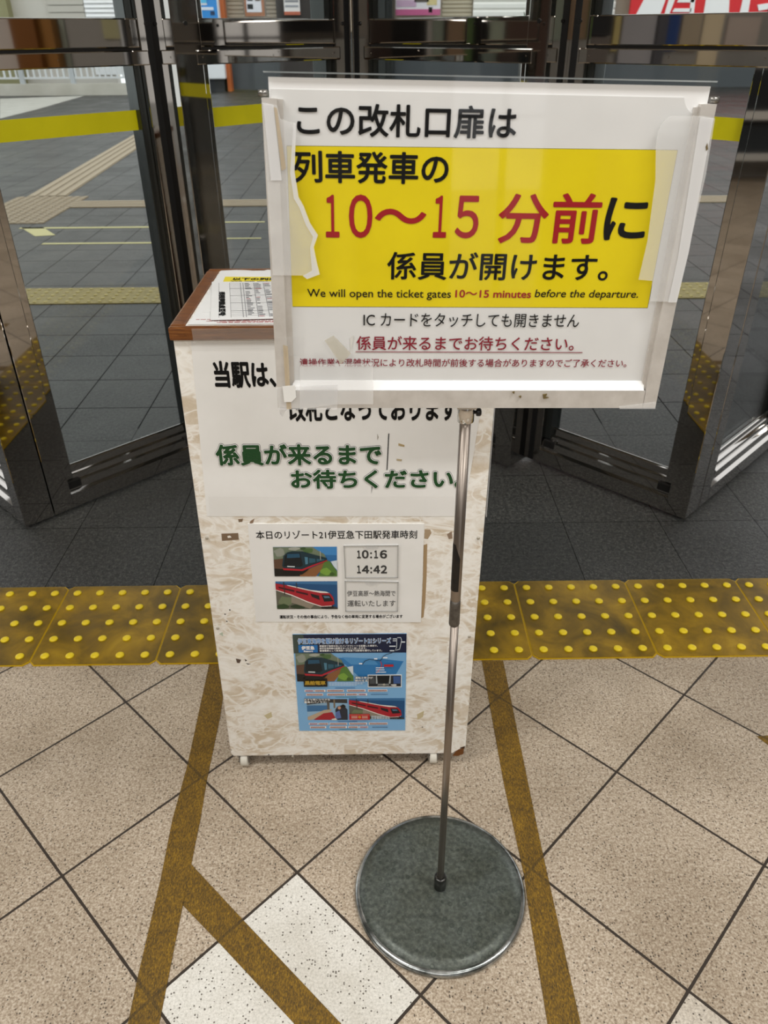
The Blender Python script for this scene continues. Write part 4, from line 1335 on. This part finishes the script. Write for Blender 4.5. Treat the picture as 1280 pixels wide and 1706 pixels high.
stape([(-0.1957, 0.2870), (-0.1931, 0.2861), (-0.1873, 0.2369), (-0.1913, 0.2348)], GLUE, TD + 0.0010, 'yellowed glue streak on the left frame rail', 'glue_streak')
stape([(-0.1978, 0.0701), (-0.1930, 0.0683), (-0.1921, -0.0007), (-0.1972, -0.0007)], GLUE, TD + 0.0005, 'yellowed glue streak low on the left frame rail', 'glue_streak')
stape([(-0.1550, 0.0748), (-0.1457, 0.0798), (-0.1278, 0.0608), (-0.1386, 0.0491)], mat_see('faint_old_glue', (0.66, 0.62, 0.5, 1), 0.40), TD, 'faint square of old glue on the sheet', 'glue_streak')
stape([(-0.2060, 0.0783), (-0.1759, 0.0784), (-0.1766, 0.0581), (-0.2052, 0.0580)], TAPE_C, TD)
stape([(0.1660, 0.2861), (0.1953, 0.2861), (0.2070, 0.2843), (0.2093, 0.2370), (0.2078, 0.1769), (0.2065, 0.1166), (0.1788, 0.1170), (0.1767, 0.1375), (0.1623, 0.1386), (0.1644, 0.1764), (0.1616, 0.2311), (0.1561, 0.2621), (0.1563, 0.2756), (0.1601, 0.2821)], TAPE_W, TD, 'whitish tape folded over the right frame rail')
stape([(0.1927, 0.2851), (0.2053, 0.2843), (0.2079, 0.1654), (0.2060, 0.1160), (0.1972, 0.1159), (0.1981, 0.1595)], TAPE_W2, TD + 0.0005, 'cloudy tape strip along the right frame rail')
stape([(-0.2069, 0.0238), (-0.1420, 0.0266), (-0.1430, -0.0014), (-0.2056, -0.0014)], TAPE_W, TD, 'whitish tape on the bottom left corner of the sign')
stape([(-0.1813, 0.0490), (-0.1046, 0.0505), (-0.1041, 0.0049), (-0.1423, 0.0048), (-0.1831, -0.0007)], TAPE_W, TD + 0.0005, 'whitish tape over the bottom edge of the sign')
stape([(-0.2005, 0.0252), (-0.1872, 0.0265), (-0.1864, 0.0130), (-0.1917, 0.0076), (-0.1994, 0.0076)], flat('#e9e8e4', 0.5), TD + 0.0010, 'white foam pad under the corner tape', 'foam_pad')
stape([(0.1652, 0.0021), (0.2057, 0.0077), (0.2067, -0.0007), (0.1670, -0.0007)], TAPE_W, TD, 'scrap of tape on the bottom right corner')
q = MB()
for pts, d_ in (([(-0.2050, -0.0007), (-0.1966, -0.0007), (-0.2000, -0.0048), (-0.2022, -0.0104), (-0.2046, -0.0062)], 0.001),):
    q.prism(pts, SP, -0.002, 0.003, mat_see('crumpled_clear_tape', (0.7, 0.68, 0.66, 1), 0.5))
o = q.build('clear_tape', ST)
o['label'] = 'crumpled tape end under the bottom left corner'
for pts in ([(0.0795, 0.0160), (0.0840, 0.0167), (0.0825, 0.0132), (0.0865, 0.0125), (0.0807, 0.0111)], [(0.0457, 0.0187), (0.0483, 0.0194), (0.0479, 0.0166)], [(0.0534, 0.0139), (0.0560, 0.0146), (0.0556, 0.0118)], [(0.2033, 0.2607), (0.2043, 0.2638), (0.2060, 0.2587), (0.2047, 0.2572)]):
    q = MB()
    q.prism(pts, SP, 0.0012, 0.0030, flat('#6a5a34', 0.7))
    q.build('stain', ST)

# ================================================================== FORECOURT, seen through the glass
far_lab = 'weathered yellow tactile strip lying across the dark paving beyond the doors'
q = MB()
FX0, FX1, FY0, FY1 = -3.9, 3.9, 4.235, 4.540
q.box((FX0, FY0, 0.0002), (FX1, FY1, 0.005), TACT_FAR)
nx = int((FX1 - FX0) / 0.06)
for a in range(nx):
    for c_ in range(5):
        q.lathe([(0.0125, 0.005), (0.010, 0.0085), (0.006, 0.0095)], (FX0 + 0.03 + a * 0.06, FY0 + 0.03 + c_ * 0.061, 0), TACT_FB, 8)
tag(q.build('tactile_strip', None, (0, 4.39, 0)), far_lab, 'tactile paving')
BAR = mat_noise('brown_tactile_bars', [(0.3, '#7a6a52'), (0.7, '#94846a')], 12, 0.6)
def bars(p0, p1, wid, nb, label):
    q = MB()
    p0, p1 = Vector((*p0, 0)), Vector((*p1, 0))
    d = (p1 - p0).normalized()
    n = Vector((-d.y, d.x, 0))
    L_ = (p1 - p0).length
    mt = Matrix((d, n, Vector((0, 0, 1)))).transposed().to_4x4()
    mt.translation = p0
    q.box((0, -wid / 2, 0.0002), (L_, wid / 2, 0.004), BAR, mt)
    for k in range(nb):
        y = -wid / 2 + wid * (k + 0.5) / nb
        q.box((0, y - wid * 0.16 / nb * 2, 0.004), (L_, y + wid * 0.16 / nb * 2, 0.009), flat('#a3937a', 0.6), mt)
    return tag(q.build('guide_bars', None, tuple(p0)), label, 'tactile paving', 'brown guide bars on the forecourt')


bars((-2.60, 7.14), (3.9, 7.14), 0.30, 4, 'brown tactile guide bars running left to right across the forecourt')
bars((-2.99, 7.54), (-3.36, 13.2), 0.36, 4, 'brown tactile guide bars running away from the doors on the left')
q = MB()
q.box((-3.25, 6.36, 0.0002), (-2.60, 7.52, 0.004), BAR)
for a in range(9):
    for c_ in range(16):
        q.box((-3.22 + a * 0.072, 6.38 + c_ * 0.072, 0.004), (-3.18 + a * 0.072, 6.43 + c_ * 0.072, 0.008), flat('#a3937a', 0.6))
tag(q.build('tactile_patch', None, (-2.9, 6.9, 0)), 'brown dotted tactile patch where the guide bars meet, seen through the left door', 'tactile paving')
YL = flat('#c8c08a', 0.7)
def pline(pts, label):
    q = MB()
    q.prism(pts, lambda x, y, d: Vector((x, y, d)), 0.0002, 0.002, YL)
    cx = sum(p[0] for p in pts) / len(pts)
    cy = sum(p[1] for p in pts) / len(pts)
    tag(q.build('painted_line', None, (cx, cy, 0)), label, 'floor line', 'thin pale lines painted on the forecourt')


pline([(-2.72, 6.18), (-1.25, 6.18), (-1.25, 6.225), (-2.72, 6.225)], 'farther thin pale yellow line on the paving, seen through the left door')
pline([(-2.36, 5.66), (-1.25, 5.66), (-1.25, 5.70), (-2.36, 5.70)], 'nearer thin pale yellow line on the paving, seen through the left door')
pline([(-2.72, 6.225), (-2.55, 6.225), (-2.36, 5.95), (-2.50, 5.92)], 'short pale yellow wedge joining the thin lines at their left end')
pline([(-1.18, 6.34), (-0.86, 6.34), (-0.86, 6.375), (-1.18, 6.375)], 'farther short pale line seen just right of the left door post')
pline([(-1.12, 5.78), (-0.82, 5.78), (-0.82, 5.81), (-1.12, 5.81)], 'nearer short pale line seen just right of the left door post')

# low kerb wall and white railing on the left
q = MB()
q.box((-14, 20.9, 0), (-4.9, 21.15, 0.24), mat_noise('beige_kerb', [(0.3, '#b8b3a6'), (0.7, '#c8c4b8')], 2, 0.8))
struct(q.build('wall_kerb', None, (-9, 21, 0)))
rl = thing('railing', (-8, 21.02, 0.24), 'white metal railing with upright bars on the kerb, seen through the left door', 'railing')
q = MB()
q.box((-13, 21.0, 0.34), (-5.6, 21.05, 0.38), flat('#d0d2d2', 0.5))
q.box((-13, 21.0, 1.12), (-5.6, 21.05, 1.17), flat('#d0d2d2', 0.5))
q.build('rail', rl)
q = MB()
for k in range(52):
    x = -12.9 + k * 0.14
    q.box((x - 0.018, 21.005, 0.36), (x + 0.018, 21.045, 1.13), flat('#d8dada', 0.5))
q.build('bars', rl)
for x in (-11.2, -8.3, -7.1, -5.7):
    q = MB()
    q.box((x - 0.05, 20.97, 0.24), (x + 0.05, 21.08, 1.22), flat('#b4b8ba', 0.5))
    q.build('post', rl)
q = MB()
q.lathe([(0.34, 0.0), (0.34, 0.14), (0.30, 0.16), (0.30, 1.0), (0.26, 1.05)], (-8.75, 18.9, 0), flat('#e6e6e4', 0.5), 32)
tag(q.build('white_bollard', None, (-8.75, 18.9, 0)), 'stout white bollard with grey foot at the left picture edge', 'bollard')
# station-front facade: dark lower walls, shutters, notices
fa = struct_empty('wall_facade', (0, 22.5, 0))
def fbox(x0, x1, z0, z1, y0, y1, h, nm, par=None, rough=0.6):
    q = MB()
    q.box((x0, y0, z0), (x1, y1, z1), flat(h, rough))
    return q.build(nm, par or fa)


fbox(-4.6, 12.5, 0.0, 1.25, 22.35, 22.6, '#4a4e50', 'dado')
fbox(-4.6, 12.5, 1.25, 6.0, 22.3, 22.6, '#b8ab98', 'upper_wall')
fbox(-9.4, -6.9, 0.0, 6.0, 24.0, 24.3, '#cfcac0', 'upper_wall')
fbox(-16, -9.3, 0.0, 5.0, 23.6, 23.9, '#8d8a64', 'hedge_panel')
q = MB()
for k in range(30):
    q.box((-8.4, 23.90, 0.6 + k * 0.16), (-7.45, 23.98, 0.74 + k * 0.16), flat('#c2bdb2', 0.6))
q.build('shutter', fa)
def shutter(x0, x1, y, h, z0=1.2, pitch=0.085, name='shutter'):
    q = MB()
    for k in range(int(2.8 / pitch)):
        z = z0 + k * pitch
        q.prism([(y, z), (y - 0.03, z + pitch * 0.25), (y - 0.03, z + pitch * 0.75), (y, z + pitch)], lambda a, b_, d: Vector((d, a, b_)), x0, x1, flat(h, 0.5))
    return q.build(name, fa)


bl = thing('white_blinds_window', (-6.6, 24.0, 0.3), 'bright window with white slatted blinds far behind the left door', 'window')
q = MB()
q.box((-7.45, 23.95, 0.3), (-5.2, 24.05, 5.0), flat('#eef0f0', 0.5)); q.build('window_back', bl)
q = MB()
for k in range(42):
    z = 0.9 + k * 0.1
    q.prism([(23.9, z), (23.88, z + 0.02), (23.93, z + 0.088), (23.95, z + 0.088)], lambda a, b_, d: Vector((d, a, b_)), -7.42, -5.22, flat('#fbfbfb', 0.5))
q.build('slats', bl)
shutter(-3.48, -3.10, 22.3, '#b2a58f')
shutter(-2.55, -2.30, 22.3, '#a89b88')
shutter(-1.66, -1.30, 22.3, '#8a8680', pitch=0.3)
shutter(0.02, 0.50, 22.3, '#8c867c')
shutter(1.72, 2.44, 22.3, '#bdb29a')
shutter(2.46, 5.9, 22.2, '#f2f0e8', pitch=0.16)
fbox(-2.30, -1.30, 0.0, 6.0, 22.2, 22.28, '#3a3430', 'dark_pillar')
def poster(nm, x0, x1, z0, z1, y, base, strips, label, cat='poster'):
    t = thing(nm, ((x0 + x1) / 2, y, z0), label, cat)
    q = MB(); q.box((x0, y - 0.02, z0), (x1, y + 0.03, z1), flat(base, 0.45)); q.build('poster_board', t)
    q = MB()
    for a0, b0, a1, b1, h in strips:
        q.box((x0 + (x1 - x0) * a0, y - 0.03, z0 + (z1 - z0) * b0), (x0 + (x1 - x0) * a1, y - 0.02, z0 + (z1 - z0) * b1), flat(h, 0.45))
    q.build('poster_print', t)
    return t


vm = thing('vending_machine', (-3.95, 21.9, 0), 'bright blue and white drinks machine behind the glass, left of centre', 'vending machine')
q = MB(); q.box((-4.36, 21.7, 0.28), (-3.60, 22.25, 2.4), flat('#eef0f2', 0.35), None, 0.03); q.build('machine_body', vm)
q = MB(); q.box((-4.30, 21.8, 0.0), (-3.66, 22.2, 0.28), flat('#2a2c2e', 0.6)); q.build('plinth', vm)
q = MB(); q.box((-4.33, 21.69, 1.45), (-3.63, 21.72, 2.36), flat('#2f8fdc', 0.35)); q.build('machine_door', vm)
q = MB()
q.box((-4.30, 21.68, 1.80), (-3.86, 21.70, 2.30), flat('#e9eef6', 0.4))
q.box((-4.30, 21.68, 1.70), (-3.72, 21.70, 1.76), flat('#dfe8f2', 0.4))
q.box((-4.12, 21.67, 1.84), (-3.86, 21.69, 2.30), flat('#5ac0ec', 0.4))
q.box((-3.80, 21.68, 1.60), (-3.70, 21.70, 1.68), flat('#16365c', 0.4))
q.build('machine_panel', vm)
q = MB(); q.box((-3.60, 21.9, 0.0), (-3.50, 22.2, 3.0), flat('#c0642c')); struct(q.build('trim_2', None, (-3.55, 22, 0)))
poster('notice_board', -3.05, -2.58, 1.58, 2.6, 22.2, '#a8683c', ((0.10, 0.08, 0.86, 0.95, '#e4e4ea'), (0.16, 0.30, 0.44, 0.42, '#4a5a8a'), (0.56, 0.30, 0.82, 0.5, '#c8a048'), (0.14, 0.14, 0.44, 0.24, '#5a4a60')), 'brown framed notice board with white leaflets, seen above the middle rail left of centre')
poster('pink_poster', -2.10, -1.72, 1.60, 2.6, 22.15, '#f0ece8', ((0.08, 0.26, 0.92, 0.30, '#888a90'), (0.08, 0.16, 0.9, 0.20, '#a0a2a8'), (0.0, 0.0, 1.0, 0.07, '#c06a50'), (0.08, 0.36, 0.9, 0.39, '#888a90')), 'white leaflet poster with a red foot, directly left of the door meeting posts')
poster('pink_poster', 0.58, 1.66, 1.58, 2.6, 22.15, '#e8e4e6', ((0.0, 0.0, 1.0, 0.12, '#c4608c'), (0.02, 0.17, 0.46, 0.30, '#c8a8c0'), (0.42, 0.26, 0.74, 0.44, '#5a5248'), (0.70, 0.20, 0.92, 0.34, '#d8c890'), (0.04, 0.34, 0.38, 0.37, '#77727c'), (0.74, 0.05, 0.82, 0.16, '#2a2028')), 'poster with a pink band along its foot, right of the door meeting posts')
yt = poster('yellow_banner', 0.22, 0.40, 1.50, 2.6, 22.1, '#b4a414', ((0.1, 0.2, 0.9, 0.22, '#6a600c'), (0.1, 0.08, 0.9, 0.1, '#6a600c')), 'narrow yellow banner just right of the door meeting posts', 'banner')
# plant
pt_ = thing('potted_plant', (3.75, 21.6, 0), 'small leafy green plant before the white shutter, right of centre', 'plant')
q = MB(); q.lathe([(0.16, 0.0), (0.2, 0.9), (0.21, 1.3)], (3.75, 21.6, 0), flat('#8a8a86', 0.5), 20); q.build('planter', pt_)
q = MB()
rr = random.Random(5)
for k in range(26):
    a = rr.uniform(0, 6.28); e = rr.uniform(0.2, 1.2); l = rr.uniform(0.25, 0.5)
    p0 = Vector((3.75, 21.6, 1.28))
    d = Vector((math.cos(a) * math.cos(e), math.sin(a) * math.cos(e), math.sin(e)))
    n = d.cross(Vector((0, 0, 1))).normalized() * 0.05
    q.face([p0, p0 + d * l * 0.5 + n, p0 + d * l, p0 + d * l * 0.5 - n], flat('#3f6a2c', 0.5))
q.build('leaves', pt_)
# red shop sign with white characters, only their feet in view
rs_ = thing('red_shop_sign', (8.5, 21.8, 1.3), 'red sign with huge white characters above the right door rail', 'sign')
q = MB(); q.box((6.15, 21.75, 1.50), (13.0, 21.85, 3.2), flat('#d8101c', 0.4)); q.build('sign_panel', rs_)
q = MB()
def sgn(pts):
    q.prism([(x, z) for x, z in pts], lambda a, b_, d: Vector((a, d, b_)), 21.73, 21.75, flat('#f4f2f0', 0.4))


for pts in ([(6.5421, 2.0842), (7.0091, 2.0820), (6.8794, 1.5618), (6.3049, 1.5647)], [(7.0657, 2.0817), (7.2356, 2.0809), (7.0950, 1.5607), (6.9800, 1.5613)], [(7.2776, 1.8695), (7.6481, 1.8677), (7.6345, 1.7967), (7.2347, 1.7987)], [(7.2009, 1.6799), (7.6021, 1.6779), (7.6026, 1.6062), (7.1575, 1.6084)], [(7.5333, 2.0093), (7.6469, 2.0088), (7.6794, 1.5818), (7.5788, 1.5823)],
            [(7.9076, 1.9841), (8.4477, 1.9815), (8.5191, 1.5535), (7.9146, 1.5565)], [(8.7890, 1.9798), (8.9597, 1.9790), (8.9799, 1.5511), (8.7783, 1.5521)], [(9.1619, 1.7417), (9.6874, 1.8103), (9.7195, 1.6912), (9.2209, 1.6219)]):
    sgn(pts)
q.build('sign_lettering', rs_)
q = MB(); q.box((4.9, 21.4, 0.0), (5.25, 21.7, 3.0), flat('#55616e')); struct(q.build('trim_3', None, (5.1, 21.5, 0)))
